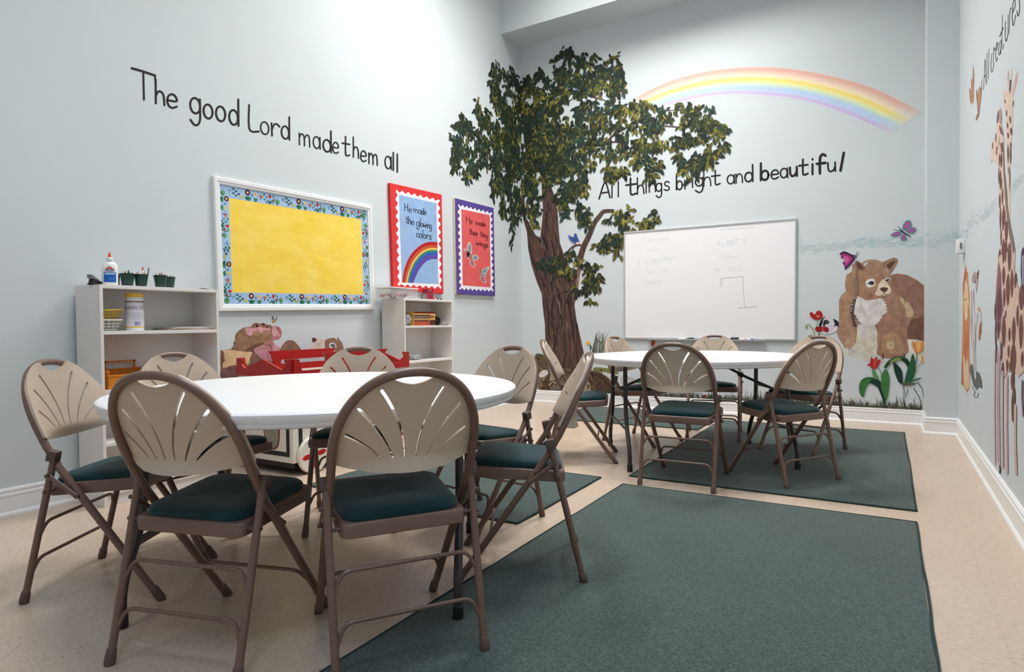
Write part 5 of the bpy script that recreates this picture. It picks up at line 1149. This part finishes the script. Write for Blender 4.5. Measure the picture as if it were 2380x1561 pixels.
f.smooth([(698, 490), (720, 472), (742, 478), (742, 492), (722, 502), (704, 502)], (222, 214, 208), 4); f.smooth([(706, 492), (728, 480), (740, 488), (722, 500)], (62, 66, 64), 4)
f.smooth([(600, 592), (620, 600), (618, 622), (600, 625), (575, 618)], (150, 104, 90), 3)
for x in (690, 850): f.stroke([(x, 1055), (x-2, 1085)], 16, (106, 74, 54), 8)
for k in range(150):
    x, y = rnd.uniform(370, 1010), rnd.uniform(460, 1050)
    if pip((x, y), body) and not (440 < x < 720 and 470 < y < 940): f.stroke([(x, y), (x+rnd.uniform(-8, 8), y+rnd.uniform(8, 22))], 5, rnd.choice([(176, 140, 116), (150, 114, 96), (160, 122, 100)]), 2, curve=False)
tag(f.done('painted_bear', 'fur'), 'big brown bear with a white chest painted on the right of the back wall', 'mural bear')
f = Flat('B', *B0, base=.006)
def bfly(f, parts, body, feel, bc=(40, 32, 50)):
    for pts, c, ci in parts:
        f.smooth(pts, c, 4)
        if ci:
            cx = sum(p[0] for p in pts)/len(pts); cy = sum(p[1] for p in pts)/len(pts); f.smooth([(cx+(x-cx)*.72, cy+(y-cy)*.72) for x, y in pts], ci[0], 4)
            if len(ci) > 1: f.smooth([(cx+(x-cx)*.42, cy+(y-cy)*.42) for x, y in pts], ci[1], 4)
    f.stroke(body, 11, bc, 7)
    for q in feel: f.stroke(q, 4, bc, 2)
TL, MG, VI = (86, 146, 160), (186, 76, 124), (150, 104, 174)
bfly(f, [([(838, 110), (845, 65), (875, 38), (903, 48), (902, 90), (870, 110)], TL, (MG, VI)), ([(865, 112), (900, 92), (938, 96), (935, 125), (905, 140), (868, 128)], TL, (MG, VI)), ([(748, 155), (775, 130), (830, 122), (818, 150), (785, 163)], TL, (MG, VI)), ([(822, 180), (835, 145), (858, 150), (872, 178), (850, 192)], TL, (MG, VI))], [(822, 112), (860, 140), (897, 160)], [[(825, 112), (812, 90), (800, 82)], [(822, 116), (790, 115), (770, 105)]])
tag(f.done('painted_butterfly', 'flatpaint'), 'purple and teal butterfly painted above the bear near the room corner', 'mural butterfly')
f = Flat('B', *B0, base=.006)
bfly(f, [([(362, 295), (385, 275), (420, 280), (478, 318), (470, 345), (440, 380), (403, 412), (400, 380), (385, 360), (410, 330), (370, 322), (380, 305)], (72, 40, 78), ((170, 52, 118), (206, 92, 150)))], [(400, 282), (450, 300), (490, 312)], [[(480, 312), (492, 285), (498, 270)], [(485, 315), (500, 292), (516, 284)], [(470, 320), (495, 330)]])
tag(f.done('painted_butterfly', 'flatpaint'), 'magenta butterfly painted touching the ear of the bear', 'mural butterfly')
# skunk and poppies (traced at 11.15x)
f = Flat('B', 1860, 680, 11.15, base=.0045)
f.smooth([(470, 870), (560, 720), (640, 630), (740, 605), (840, 640), (900, 720), (960, 840), (980, 920), (900, 1010), (740, 1070), (600, 1060), (520, 1000)], (216, 208, 218), 4)
f.smooth([(480, 860), (510, 760), (570, 680), (640, 620), (650, 632), (600, 690), (580, 780), (540, 880)], (40, 40, 46), 3); f.smooth([(850, 680), (930, 710), (990, 760), (985, 890), (945, 850), (900, 870), (870, 890), (895, 800)], (36, 34, 40), 3)
f.smooth([(590, 860), (605, 740), (650, 700), (710, 710), (758, 760), (710, 810), (650, 820), (640, 880)], (44, 46, 50), 3); f.ell(690, 745, 26, 24, (96, 104, 92)); f.ell(694, 740, 10, 10, (20, 20, 22))
f.stroke([(700, 1000), (820, 960), (880, 900)], 16, (190, 182, 196)); f.ell(900, 950, 40, 46, (232, 226, 232))
tag(f.done('painted_skunk', 'flatpaint'), 'small black and white skunk face painted beside the whiteboard corner', 'mural skunk')
f = Flat('B', 1860, 680, 11.15, base=.007)
f.stroke([(150, 870), (190, 825), (240, 830), (300, 900), (350, 970), (365, 1100)], 22, (142, 150, 100)); f.ell(155, 880, 32, 38, (150, 158, 104)); f.stroke([(450, 720), (420, 800), (410, 900)], 18, (160, 170, 120)); f.smooth([(210, 1120), (260, 1100), (330, 1110), (350, 1160), (250, 1210), (220, 1180)], (140, 134, 84), 3); f.smooth([(460, 1080), (490, 1050), (520, 1080), (490, 1110)], (100, 110, 70), 3)
f.smooth([(245, 545), (270, 505), (310, 505), (350, 555), (400, 550), (420, 490), (480, 465), (540, 490), (580, 570), (570, 650), (480, 700), (420, 705), (330, 670), (270, 610)], (170, 30, 26), 4); f.smooth([(420, 580), (480, 590), (510, 620), (440, 640)], (214, 120, 100), 3)
f.smooth([(385, 930), (430, 880), (540, 880), (620, 885), (700, 890), (740, 940), (715, 1020), (640, 1005), (590, 985), (500, 1015), (420, 990)], (150, 24, 28), 4); f.ell(578, 945, 20, 22, (206, 120, 110))
tag(f.done('painted_poppies', 'flatpaint'), 'red poppies painted in front of the skunk', 'mural flowers')
f = Flat('B', *B0, base=.008)
def tulip(f, x, y, w, h, c, c2, ang=0):
    q = lambda a, b_: (x+a*w*math.cos(ang)-b_*h*math.sin(ang), y+a*w*math.sin(ang)+b_*h*math.cos(ang))
    f.smooth([q(-.5, -.5), q(-.28, -.3), q(0, -.52), q(.25, -.3), q(.5, -.5), q(.45, .1), q(.2, .48), q(-.2, .48), q(-.45, .1)], c, 4); f.smooth([q(-.2, -.3), q(0, -.46), q(.2, -.3), q(.15, .3), q(-.1, .35)], c2, 4); f.stroke([q(-.42, -.3), q(-.25, .1), q(-.1, .4)], 4, tuple(int(v*.8) for v in c))
G = [(36, 82, 52), (58, 118, 62), (24, 56, 44), (96, 146, 84)]
f.stroke([(655, 1150), (672, 1180), (678, 1230)], 6, (120, 140, 110)); f.stroke([(948, 1030), (945, 1090), (935, 1130)], 6, (96, 90, 84)); f.stroke([(985, 1110), (950, 1150), (930, 1190)], 5, (140, 160, 120))
f.smooth([(512, 1330), (515, 1270), (550, 1230), (610, 1225), (665, 1250), (700, 1310), (712, 1420), (690, 1425), (680, 1350), (640, 1290), (590, 1270), (560, 1310), (545, 1370), (525, 1360)], G[0], 4); f.smooth([(515, 1320), (520, 1270), (560, 1235), (600, 1240), (560, 1300), (545, 1368), (525, 1355)], G[1], 4); f.smooth([(600, 1245), (640, 1240), (690, 1290), (705, 1400), (680, 1370), (650, 1300), (600, 1268)], G[2], 4)
f.smooth([(608, 1160), (640, 1190), (660, 1240), (620, 1228)], G[3], 4); f.smooth([(676, 1300), (680, 1210), (712, 1160), (738, 1220), (735, 1320), (715, 1400), (690, 1340)], (66, 120, 66), 4)
tulip(f, 628, 1118, 72, 86, (176, 36, 44), (206, 70, 70), .25); f.poly([(566, 1135), (610, 1105), (606, 1140)], (176, 36, 44)); f.poly([(635, 1070), (646, 1066), (648, 1095)], (176, 36, 44))
f.smooth([(698, 1150), (730, 1100), (800, 1065), (860, 1075), (895, 1120), (890, 1170), (860, 1120), (820, 1095), (760, 1110), (720, 1150)], G[0], 4); f.smooth([(740, 1110), (790, 1075), (830, 1085), (780, 1110)], (130, 150, 80), 4); f.smooth([(830, 1085), (880, 1090), (892, 1160), (860, 1118)], G[2], 4)
f.smooth([(768, 1110), (800, 1130), (835, 1180), (840, 1270), (850, 1285), (810, 1260), (780, 1190)], G[2], 4); f.smooth([(850, 1280), (870, 1180), (895, 1110), (915, 1045), (932, 1100), (935, 1180), (905, 1260), (870, 1280)], (40, 92, 60), 4); f.smooth([(905, 1255), (940, 1235), (985, 1228), (940, 1250)], (70, 100, 76), 4)
tulip(f, 955, 992, 86, 92, (222, 146, 84), (240, 178, 110)); tulip(f, 1002, 1088, 44, 58, (232, 166, 88), (244, 190, 120))
f.smooth([(820, 1270), (850, 1262), (900, 1265), (945, 1270), (920, 1282), (860, 1288)], (96, 96, 80), 3)
for pts in ([(950, 1262), (985, 1310), (1000, 1390)], [(845, 1290), (850, 1350), (840, 1430)], [(925, 1310), (950, 1350), (975, 1400)], [(880, 1320), (860, 1380)]): f.stroke(pts, 7, (70, 80, 66), 3)
tag(f.done('painted_tulips', 'flatpaint'), 'red and orange tulips painted under the bear at the right end of the back wall', 'mural flowers')
# red flowers and leaf showing round the far chairs
f = Flat('B', 1380, 760, 3.716, base=.0045)
f.smooth([(500, 160), (498, 125), (515, 112), (530, 130), (522, 158)], (196, 62, 44), 3); f.smooth([(740, 165), (745, 150), (760, 155), (762, 168)], (196, 62, 44), 3); f.smooth([(940, 395), (975, 372), (1005, 372), (990, 400), (955, 410)], (204, 70, 58), 3); f.stroke([(945, 410), (900, 430), (880, 470)], 8, (110, 150, 90))
f.smooth([(340, 470), (390, 448), (440, 445), (440, 470), (390, 482)], (64, 120, 74), 3); f.smooth([(750, 480), (748, 440), (756, 410), (768, 440), (765, 485)], (66, 126, 80), 3)
f.smooth([(945, 610), (948, 585), (968, 582), (980, 600), (970, 614)], (186, 50, 48), 3); f.smooth([(985, 610), (990, 585), (1050, 585), (1070, 605), (1040, 616)], (66, 130, 76), 3); f.stroke([(515, 160), (520, 300), (510, 560)], 5, (110, 140, 100)); f.stroke([(755, 168), (760, 300), (758, 430)], 5, (110, 140, 100))
tag(f.done('painted_flowers', 'flatpaint'), 'red flowers and green leaves painted on the back wall behind the far chairs', 'mural flowers')
# grass strip
f = Flat('B', base=.0085)
def gx(X, Z): return Vector((X, 0, Z))
zb = HB+.001
f.poly([], (0, 0, 0)) if False else None
for k in range(900):
    X = rnd.uniform(1.15, 4.24); f.z = .0085+.004*rnd.random(); h = rnd.uniform(.02, .07)*(1+1.1*(rnd.random() < .16)); dx = rnd.gauss(0, .022); w = rnd.uniform(.002, .005)
    c = rnd.choice([(66, 74, 56), (52, 62, 48), (96, 98, 74), (126, 116, 90), (80, 84, 64), (44, 52, 44)])
    f.raw([gx(X-w, zb), gx(X+w, zb), gx(X+w*.7+dx*.4, zb+h*.6), gx(X+dx, zb+h), gx(X-w*.7+dx*.4, zb+h*.6)], C(*c))
for k in range(260):
    X = rnd.uniform(1.15, 4.22); f.z = .0085+.004*rnd.random(); w = rnd.uniform(.015, .05); h = rnd.uniform(.006, .02); f.raw([gx(X-w, zb), gx(X+w, zb), gx(X+w*.6, zb+h), gx(X-w*.5, zb+h*.9)], C(*rnd.choice([(70, 70, 54), (110, 100, 78), (86, 84, 64), (60, 64, 50)])))
tag(f.done('painted_grass', 'flatpaint'), 'strip of grass painted along the back wall above the baseboard', 'mural grass')
# washed blue horizon strokes on three walls
def wash(wall, pts, n, jx, jy, ln, label, seed, sc=1.0):
    r_ = random.Random(seed); f = Flat(wall, base=.0004, step=.000003); P = spline(pts, 8, False)
    for _ in range(n):
        p = P[r_.randrange(len(P))]; x, y = p[0]+r_.gauss(0, jx), p[1]+r_.gauss(0, jy); L_ = ln*r_.uniform(.4, 1.2); a = r_.uniform(-.35, .1)*sc
        q = r_.random(); c = tuple(WC[i]+((166, 192, 202)[i]-WC[i])*(.15+.75*q*q) for i in range(3)); h = r_.uniform(1.0, 3.0)
        f.poly([(x-L_, y-a*L_), (x, y-h), (x+L_, y+a*L_), (x, y+h)], c)
    tag(f.done('painted_horizon', 'soft'), label, 'mural sky')
wash('B', [(1856, 578), (1920, 573), (1990, 566), (2060, 562), (2148, 562)], 260, 6, 5, 13, 'washed blue brush strokes painted along the back wall beside the whiteboard', 3)
wash('P', [(2160, 568), (2185, 558), (2215, 548), (2228, 552)], 90, 5, 8, 7, 'washed blue brush strokes painted on the narrow corner pier', 4)
wash('R', [(2236, 545), (2255, 520), (2278, 505), (2300, 488), (2312, 470)], 120, 3, 8, 4, 'washed blue brush strokes painted on the right wall left of the giraffes', 5, 4)
wash('R', [(2352, 440), (2364, 425), (2378, 410)], 50, 3, 8, 3, 'washed blue brush strokes painted on the right wall right of the giraffes', 6, 4)

# ---------------------------------------------------------------- left wall: sleeping monkey-like animal, cub and bee (traced at 7.933x)
f = Flat('L', 500, 720, 7.933)
f.poly([(98, 750), (250, 725), (700, 745), (720, 1200), (430, 1400), (110, 1400)], (150, 110, 92))
f.smooth([(285, 725), (345, 670), (340, 590), (375, 560), (365, 500), (395, 420), (440, 380), (500, 335), (560, 316), (670, 300), (700, 250), (760, 236), (810, 250), (870, 240), (960, 268), (1040, 290), (1050, 420), (1060, 560), (950, 640), (800, 760), (600, 770), (400, 750)], (150, 112, 90), 4)
f.smooth([(430, 400), (540, 480), (700, 510), (860, 490), (1040, 480), (1000, 600), (800, 720), (560, 750), (400, 720), (370, 560)], (160, 122, 96), 4); f.smooth([(560, 740), (720, 640), (900, 600), (980, 620), (800, 760), (620, 775)], (112, 78, 62), 3)
f.smooth([(553, 330), (620, 318), (690, 340), (700, 420), (640, 480), (580, 430)], (222, 164, 170), 4); f.smooth([(690, 350), (790, 310), (910, 330), (1000, 330), (1000, 400), (880, 430), (780, 400), (720, 395)], (220, 160, 166), 4); f.smooth([(690, 400), (800, 380), (820, 460), (700, 470)], (176, 134, 112), 3); f.smooth([(880, 380), (1000, 380), (1045, 430), (960, 500), (880, 470)], (170, 128, 106), 3)
f.smooth([(670, 310), (690, 262), (760, 238), (800, 260), (790, 320), (740, 300)], (140, 98, 84), 3); f.smooth([(800, 270), (870, 250), (1020, 290), (1045, 350), (960, 330), (860, 320)], (158, 112, 94), 3)
f.ell(770, 296, 18, 30, (40, 28, 26), .2); f.smooth([(862, 258), (890, 244), (918, 264), (900, 290), (876, 282)], (40, 28, 26), 3); f.ell(955, 312, 16, 14, (44, 30, 28)); f.stroke([(1010, 300), (1040, 330), (1042, 350)], 12, (60, 42, 36), 4); f.stroke([(440, 380), (500, 420), (530, 500)], 10, (100, 72, 60), 4)
f.smooth([(1045, 330), (1080, 295), (1130, 295), (1200, 330), (1228, 430), (1200, 520), (1110, 550), (1050, 530)], (200, 132, 140), 4); f.smooth([(1060, 330), (1110, 310), (1140, 360), (1180, 400), (1150, 440), (1190, 460), (1100, 490), (1060, 440)], (228, 172, 176), 4); f.smooth([(1150, 320), (1215, 380), (1222, 450), (1180, 420), (1130, 350)], (164, 108, 104), 3)
f.smooth([(900, 640), (980, 570), (1060, 570), (1110, 650), (1190, 690), (1200, 830), (1040, 860), (980, 700)], (186, 126, 122), 4); f.smooth([(710, 740), (780, 680), (900, 640), (1010, 680), (1050, 760), (1030, 870), (1060, 940), (900, 920), (780, 830)], (206, 146, 156), 4); f.smooth([(1050, 680), (1100, 650), (1190, 690), (1190, 830), (1060, 850)], (208, 148, 158), 4); f.stroke([(1010, 660), (1045, 740), (1040, 850)], 22, (150, 96, 96), 14); f.stroke([(990, 570), (930, 610), (890, 640)], 10, (220, 180, 140), 4)
f.smooth([(620, 1000), (650, 860), (710, 770), (800, 850), (900, 920), (1060, 945), (1000, 1000), (700, 1040)], (136, 100, 88), 4)
f.smooth([(1185, 800), (1220, 680), (1300, 580), (1380, 555), (1460, 580), (1550, 680), (1600, 800), (1500, 900), (1250, 900)], (142, 104, 86), 4)
for k in range(14): y = 640+k*14; f.stroke([(1230+rnd.uniform(-10, 10), y+60), (1330, y+rnd.uniform(-30, 10)), (1440, y-10+rnd.uniform(-10, 30)), (1520, y+60)], 9, rnd.choice([(168, 130, 106), (116, 84, 70), (156, 116, 96)]), 4)
f.smooth([(105, 755), (250, 735), (420, 755), (560, 770), (680, 775), (640, 880), (620, 1000), (420, 1060), (260, 1040), (150, 1090), (130, 1030), (160, 950), (170, 880), (140, 800)], (226, 190, 146), 3); f.smooth([(100, 760), (140, 760), (165, 820), (150, 870), (180, 930), (130, 990), (140, 1080), (105, 1080)], (130, 84, 66), 3)
f.smooth([(105, 1100), (200, 1060), (340, 1020), (450, 1060), (460, 1260), (260, 1300), (110, 1260)], (130, 92, 84), 4)
for k in range(20): x, y = rnd.uniform(150, 440), rnd.uniform(1050, 1250); f.stroke([(x, y), (x+rnd.uniform(20, 60), y+rnd.uniform(-25, 25))], 9, rnd.choice([(152, 112, 104), (104, 72, 66)]), 3)
for k in range(160):
    x, y = rnd.uniform(360, 1040), rnd.uniform(480, 740)
    if y > 460+abs(x-700)*.05 and x+y < 1650: f.stroke([(x, y), (x+rnd.uniform(8, 34), y+rnd.uniform(-14, 14))], 7, rnd.choice([(176, 138, 110), (126, 92, 74), (160, 118, 94), (146, 106, 84)]), 2, curve=False)
for k in range(5): x, y = [(395, 430), (372, 505), (345, 590), (330, 640), (312, 690)][k]; f.poly([(x, y-22), (x+40, y-6), (x+16, y+36)], (150, 112, 90))
tag(f.done('painted_ape', 'fur'), 'brown furry animal with a pink belly and ear painted lying on the left wall', 'mural animal')
f = Flat('L', 500, 720, 7.933)
f.smooth([(1750, 760), (1760, 700), (1790, 620), (1780, 540), (1850, 505), (1930, 520), (2010, 570), (2050, 700), (2040, 800), (1860, 830)], (222, 204, 192), 4); f.smooth([(1790, 560), (1780, 525), (1810, 510), (1860, 530), (1872, 560), (1840, 590), (1800, 600)], (84, 58, 52), 4); f.smooth([(1755, 740), (1800, 690), (1850, 740), (1840, 790), (1760, 780)], (234, 208, 196), 3)
f.smooth([(2020, 580), (2060, 540), (2120, 520), (2200, 515), (2240, 550), (2262, 495), (2300, 560), (2340, 610), (2372, 740), (2300, 790), (2200, 840), (2100, 860), (2030, 740)], (150, 112, 92), 3)
f.smooth([(2040, 740), (2110, 700), (2200, 770), (2160, 860), (2060, 830)], (214, 150, 150), 3)
f.smooth([(2098, 660), (2120, 615), (2170, 600), (2220, 630), (2232, 690), (2205, 730), (2206, 775), (2180, 740), (2130, 700)], (238, 238, 240), 4); f.smooth([(2115, 660), (2150, 620), (2200, 630), (2218, 680), (2198, 730), (2185, 700), (2150, 670)], (108, 116, 130), 4); f.smooth([(2112, 658), (2160, 668), (2195, 735), (2180, 715), (2150, 680)], (60, 66, 78), 3)
tag(f.done('painted_cub', 'fur'), 'brown cub with a pale muzzle painted on the left wall behind the wagon', 'mural animal')
f = Flat('L', 500, 720, 7.933)
f.smooth([(1046, 118), (1066, 115), (1090, 160), (1086, 185), (1062, 180), (1042, 160)], (104, 112, 130), 4); f.smooth([(1112, 172), (1124, 130), (1140, 118), (1142, 150), (1130, 190), (1112, 192)], (124, 128, 134), 4); f.smooth([(1048, 210), (1066, 180), (1100, 182), (1128, 200), (1104, 230), (1075, 246), (1050, 236)], (196, 160, 110), 4); f.stroke([(1060, 200), (1110, 215)], 5, (110, 88, 66)); f.stroke([(1062, 222), (1092, 232)], 5, (110, 88, 66))
tag(f.done('painted_bee', 'flatpaint'), 'tiny bee painted above the lying animal on the left wall', 'mural bee')

# ---------------------------------------------------------------- right wall: giraffes, lion, zebra, birds (traced pieces, seen almost edge-on)
f = Flat('R', 2200, 0, 5.206)
f.poly([(275, 1060), (300, 1090), (296, 960), (305, 950), (312, 1010), (322, 775), (334, 860), (338, 1000), (330, 1060), (332, 1180), (322, 1240), (312, 1275), (308, 1230), (292, 1255), (280, 1180)], (170, 122, 94)); f.poly([(280, 1080), (300, 1090), (312, 1050), (328, 1060), (326, 1180), (312, 1240), (296, 1220)], (186, 128, 92))
tag(f.done('painted_bird', 'flatpaint'), 'brown bird painted high on the right wall, the left one of two', 'mural bird')
f = Flat('R', 2200, 0, 5.206)
f.poly([(360, 1070), (376, 1110), (380, 1180), (388, 1080), (404, 1040), (418, 1080), (430, 940), (434, 960), (426, 1120), (414, 1240), (402, 1340), (396, 1400), (370, 1455), (352, 1455), (360, 1410), (378, 1360), (372, 1260), (360, 1160)], (150, 104, 84)); f.poly([(384, 1180), (400, 1060), (416, 1090), (410, 1200), (394, 1330), (384, 1300)], (186, 136, 100))
tag(f.done('painted_bird', 'flatpaint'), 'brown bird painted on the right wall just below the lettering', 'mural bird')
PK, SP, DSP = (222, 196, 180), (112, 66, 60), (92, 60, 66)
f = Flat('R', 2200, 0, 4.106)   # tall giraffe behind: traced in the lower frame offset
f.frame(2200, 0, 5.206)
f.poly([(735, 960), (740, 880), (752, 845), (758, 900), (756, 1000), (770, 960), (782, 870), (790, 808), (795, 870), (786, 990), (790, 1100), (822, 960), (860, 855), (868, 880), (850, 1010), (812, 1150), (802, 1200), (818, 1220), (810, 1300), (800, 1320), (806, 1480), (790, 1700), (782, 1900), (772, 2000), (778, 2200), (772, 2700), (742, 2700), (740, 2100), (730, 1900), (724, 1560), (722, 1400), (690, 1260), (682, 1160), (686, 1090), (710, 1080), (722, 1110), (740, 1110)], PK)
for pts, c in (([(740, 950), (748, 860), (756, 900), (750, 1040)], (186, 150, 146)), ([(800, 1180), (826, 970), (862, 860), (842, 1010)], (198, 164, 148)), ([(768, 960), (788, 970), (780, 1080), (766, 1150), (760, 1080)], (66, 56, 66)), ([(700, 1200), (716, 1210), (722, 1250), (708, 1250)], (104, 76, 66)), ([(720, 1340), (735, 1330), (738, 1400), (718, 1400)], (96, 92, 100)), ([(805, 1215), (818, 1225), (808, 1300), (800, 1270)], (96, 84, 84))): f.poly(pts, c)
for y0, y1, x0, x1 in ((1480, 1560, 730, 752), (1400, 1500, 760, 786), (1600, 1680, 735, 760), (1740, 1980, 735, 760), (1760, 1990, 765, 788), (1720, 1800, 770, 790), (2010, 2120, 745, 758), (2000, 2330, 762, 776), (1540, 1640, 770, 800)):
    f.smooth([(x0, (y0+y1)/2-20), ((x0+x1)/2, y0), (x1, (y0+y1)/2), ((x0+x1)/2, y1)], SP, 3)
tag(f.done('painted_giraffe', 'flatpaint'), 'tall spotted giraffe painted on the right wall, the rear one with raised ears', 'mural giraffe')
f = Flat('R', 2200, 240, 4.106, base=.0016)
f.poly([(480, 190), (485, 100), (500, 50), (512, 30), (525, 60), (532, 130), (530, 200), (545, 270), (552, 380), (545, 470), (556, 620), (575, 800), (590, 1000), (612, 1150), (640, 1280), (660, 1400), (652, 1561), (480, 1561), (515, 1420), (520, 1340), (515, 1150), (508, 980), (505, 850), (497, 740), (495, 600), (470, 560), (440, 540), (428, 570), (425, 510), (432, 400), (455, 340), (470, 300), (485, 250)], PK)
f.poly([(480, 190), (486, 110), (498, 60), (506, 110), (500, 180)], (104, 74, 92)); f.poly([(505, 60), (525, 60), (532, 140), (526, 200), (508, 190)], (176, 144, 132))
f.poly([(546, 380), (552, 480), (556, 620), (575, 800), (590, 1000), (612, 1150), (640, 1280), (660, 1400), (640, 1440), (610, 1300), (585, 1150), (560, 900), (548, 700), (540, 500)], (128, 112, 104))
for pts in ([(510, 200), (540, 260), (546, 310), (520, 290), (505, 240)], [(500, 380), (512, 300), (505, 420)], [(470, 290), (482, 290), (478, 380), (466, 350)], [(515, 380), (545, 370), (545, 460), (525, 470)], [(480, 400), (492, 420), (486, 500), (474, 480)], [(440, 380), (452, 370), (446, 430), (436, 440)]): f.poly(pts, (120, 80, 74))
for x, y, rx, ry in ((503, 690, 7, 80), (518, 730, 10, 90), (510, 540, 9, 60), (528, 540, 10, 70), (512, 930, 10, 70), (538, 890, 9, 80), (530, 770, 5, 60), (518, 1100, 9, 110), (545, 1110, 13, 100), (560, 1090, 8, 70), (525, 1280, 8, 80), (575, 1220, 16, 100), (550, 1020, 8, 50), (540, 1430, 12, 100), (570, 1430, 18, 120), (605, 1440, 18, 110), (512, 1480, 14, 90), (632, 1520, 12, 60)):
    f.smooth([(x-rx, y), (x-rx*.5, y-ry*.8), (x+rx*.4, y-ry), (x+rx, y-ry*.1), (x+rx*.5, y+ry*.85), (x-rx*.4, y+ry)], SP, 3)
f.frame(2200, 540, 2.789)
f.poly([(345, 150), (430, 110), (445, 250), (470, 370), (505, 400), (505, 900), (470, 935), (445, 900), (400, 900), (385, 930), (360, 930), (350, 740), (330, 690), (315, 560), (318, 440), (325, 250)], (216, 186, 168)); f.poly([(320, 440), (340, 180), (358, 260), (362, 420), (372, 500), (360, 560), (355, 640), (330, 650), (318, 560)], (134, 92, 104))
for x, y, rx, ry in ((372, 120, 10, 80), (412, 160, 13, 90), (385, 130, 8, 60), (374, 280, 11, 60), (402, 370, 14, 100), (428, 330, 11, 90), (450, 310, 9, 50), (378, 420, 9, 60), (387, 530, 6, 24), (440, 640, 13, 90), (412, 660, 9, 45), (406, 770, 8, 40), (437, 820, 20, 100), (465, 540, 9, 70), (487, 640, 14, 110), (490, 420, 18, 80), (320, 510, 7, 60), (345, 460, 15, 100), (322, 650, 6, 80), (340, 630, 9, 60), (375, 640, 14, 100), (398, 860, 8, 40), (418, 865, 9, 34), (432, 960, 12, 60), (440, 1070, 10, 70), (432, 1130, 8, 90), (443, 1180, 7, 60), (495, 820, 9, 50), (368, 900, 10, 60), (360, 770, 8, 60), (325, 780, 6, 60)):
    f.smooth([(x-rx, y), (x-rx*.5, y-ry*.8), (x+rx*.4, y-ry), (x+rx, y-ry*.1), (x+rx*.5, y+ry*.85), (x-rx*.4, y+ry)], SP if x > 370 else DSP, 3)
for x, y0, y1, w, c in ((316, 780, 1500, 9, (206, 178, 182)), (335, 760, 1480, 8, (196, 160, 164)), (345, 740, 1520, 9, (206, 180, 184)), (368, 900, 1520, 11, (198, 164, 168)), (395, 930, 1561, 13, (206, 172, 172)), (450, 1120, 1561, 16, (208, 176, 174)), (496, 960, 1190, 10, (120, 92, 108))): f.stroke([(x, y0), (x-2, (y0+y1)/2), (x+2 if x < 440 else x+6, y1)], w, c, w, curve=False)
f.poly([(345, 1510), (354, 1510), (356, 1560), (344, 1560)], (90, 66, 72)); f.stroke([(352, 690), (352, 800)], 5, (150, 162, 180), curve=False)
tag(f.done('painted_giraffe', 'flatpaint'), 'big spotted giraffe with long pale legs painted nearest the picture edge on the right wall', 'mural giraffe')
f = Flat('R', 2200, 540, 2.789)
f.poly([(125, 200), (132, 260), (140, 250), (142, 330), (150, 400), (152, 560), (148, 700), (150, 850), (152, 1000), (135, 1040), (122, 1020), (108, 990), (96, 985), (98, 850), (104, 650), (108, 470), (106, 340), (114, 280)], (206, 134, 84)); f.smooth([(112, 400), (122, 310), (136, 340), (142, 420), (132, 560), (120, 560)], (232, 196, 146), 3); f.poly([(106, 340), (116, 260), (124, 210), (130, 280), (120, 320), (112, 420)], (186, 96, 60))
f.poly([(106, 800), (128, 800), (142, 850), (150, 1000), (124, 1020), (112, 960)], (226, 194, 154)); f.poly([(98, 850), (106, 800), (108, 990), (96, 985)], (166, 104, 92)); f.poly([(122, 640), (146, 660), (140, 760), (122, 860), (112, 760)], (196, 112, 66)); f.stroke([(116, 440), (130, 430)], 5, (120, 76, 60), curve=False); f.stroke([(122, 520), (134, 540), (128, 560)], 5, (246, 232, 220)); f.stroke([(142, 440), (150, 470), (150, 500)], 6, (226, 190, 170))
tag(f.done('painted_lion', 'flatpaint'), 'orange lion painted on the right wall just right of the corner', 'mural lion')
f = Flat('R', 2200, 540, 2.789, base=.0018)
f.poly([(160, 370), (175, 360), (182, 420), (180, 500), (196, 540), (214, 482), (228, 520), (230, 600), (222, 690), (212, 700), (216, 560), (206, 520), (192, 640), (190, 800), (194, 950), (186, 960), (178, 880), (176, 760), (160, 720), (158, 560), (164, 440)], (206, 204, 206))
f.poly([(200, 490), (216, 484), (226, 520), (212, 510)], (206, 150, 108)); f.poly([(214, 600), (228, 570), (228, 640), (216, 700), (208, 690)], (170, 96, 60))
for pts in ([(162, 380), (166, 500), (160, 620)], [(178, 380), (174, 470)], [(168, 560), (164, 700)], [(186, 590), (190, 700), (184, 780)], [(176, 700), (180, 800), (186, 900)]): f.stroke(pts, 4, (134, 100, 96), 2)
f.poly([(180, 250), (200, 262), (210, 240), (204, 320), (196, 390), (188, 360), (194, 310), (180, 330), (168, 310), (170, 280)], (186, 164, 160)); f.poly([(200, 260), (212, 242), (206, 300), (198, 300)], (130, 76, 72)); f.stroke([(172, 280), (186, 280), (188, 320), (172, 318), (172, 284)], 4, (130, 88, 84))
f.poly([(156, 850), (172, 860), (180, 930), (192, 960), (196, 900), (214, 910), (228, 950), (234, 1010), (210, 1000), (198, 1020), (176, 990), (160, 930), (150, 900)], (98, 100, 100)); f.stroke([(170, 1000), (185, 1030), (180, 1060), (200, 1068), (208, 1040)], 6, (120, 122, 124), 3)
tag(f.done('painted_zebra', 'flatpaint'), 'thin pale zebra and dark tuft painted on the right wall beside the lion', 'mural zebra')
f = Flat('R', 2200, 540, 2.789, base=.002); f.poly([(488, 120), (502, 90), (502, 400), (492, 380), (484, 260)], (58, 48, 82)); f.poly([(495, 160), (502, 140), (502, 350), (496, 330)], (196, 200, 216))
tag(f.done('painted_stripe_animal', 'flatpaint'), 'sliver of a dark blue painted animal cut off by the right edge of the picture', 'mural animal')
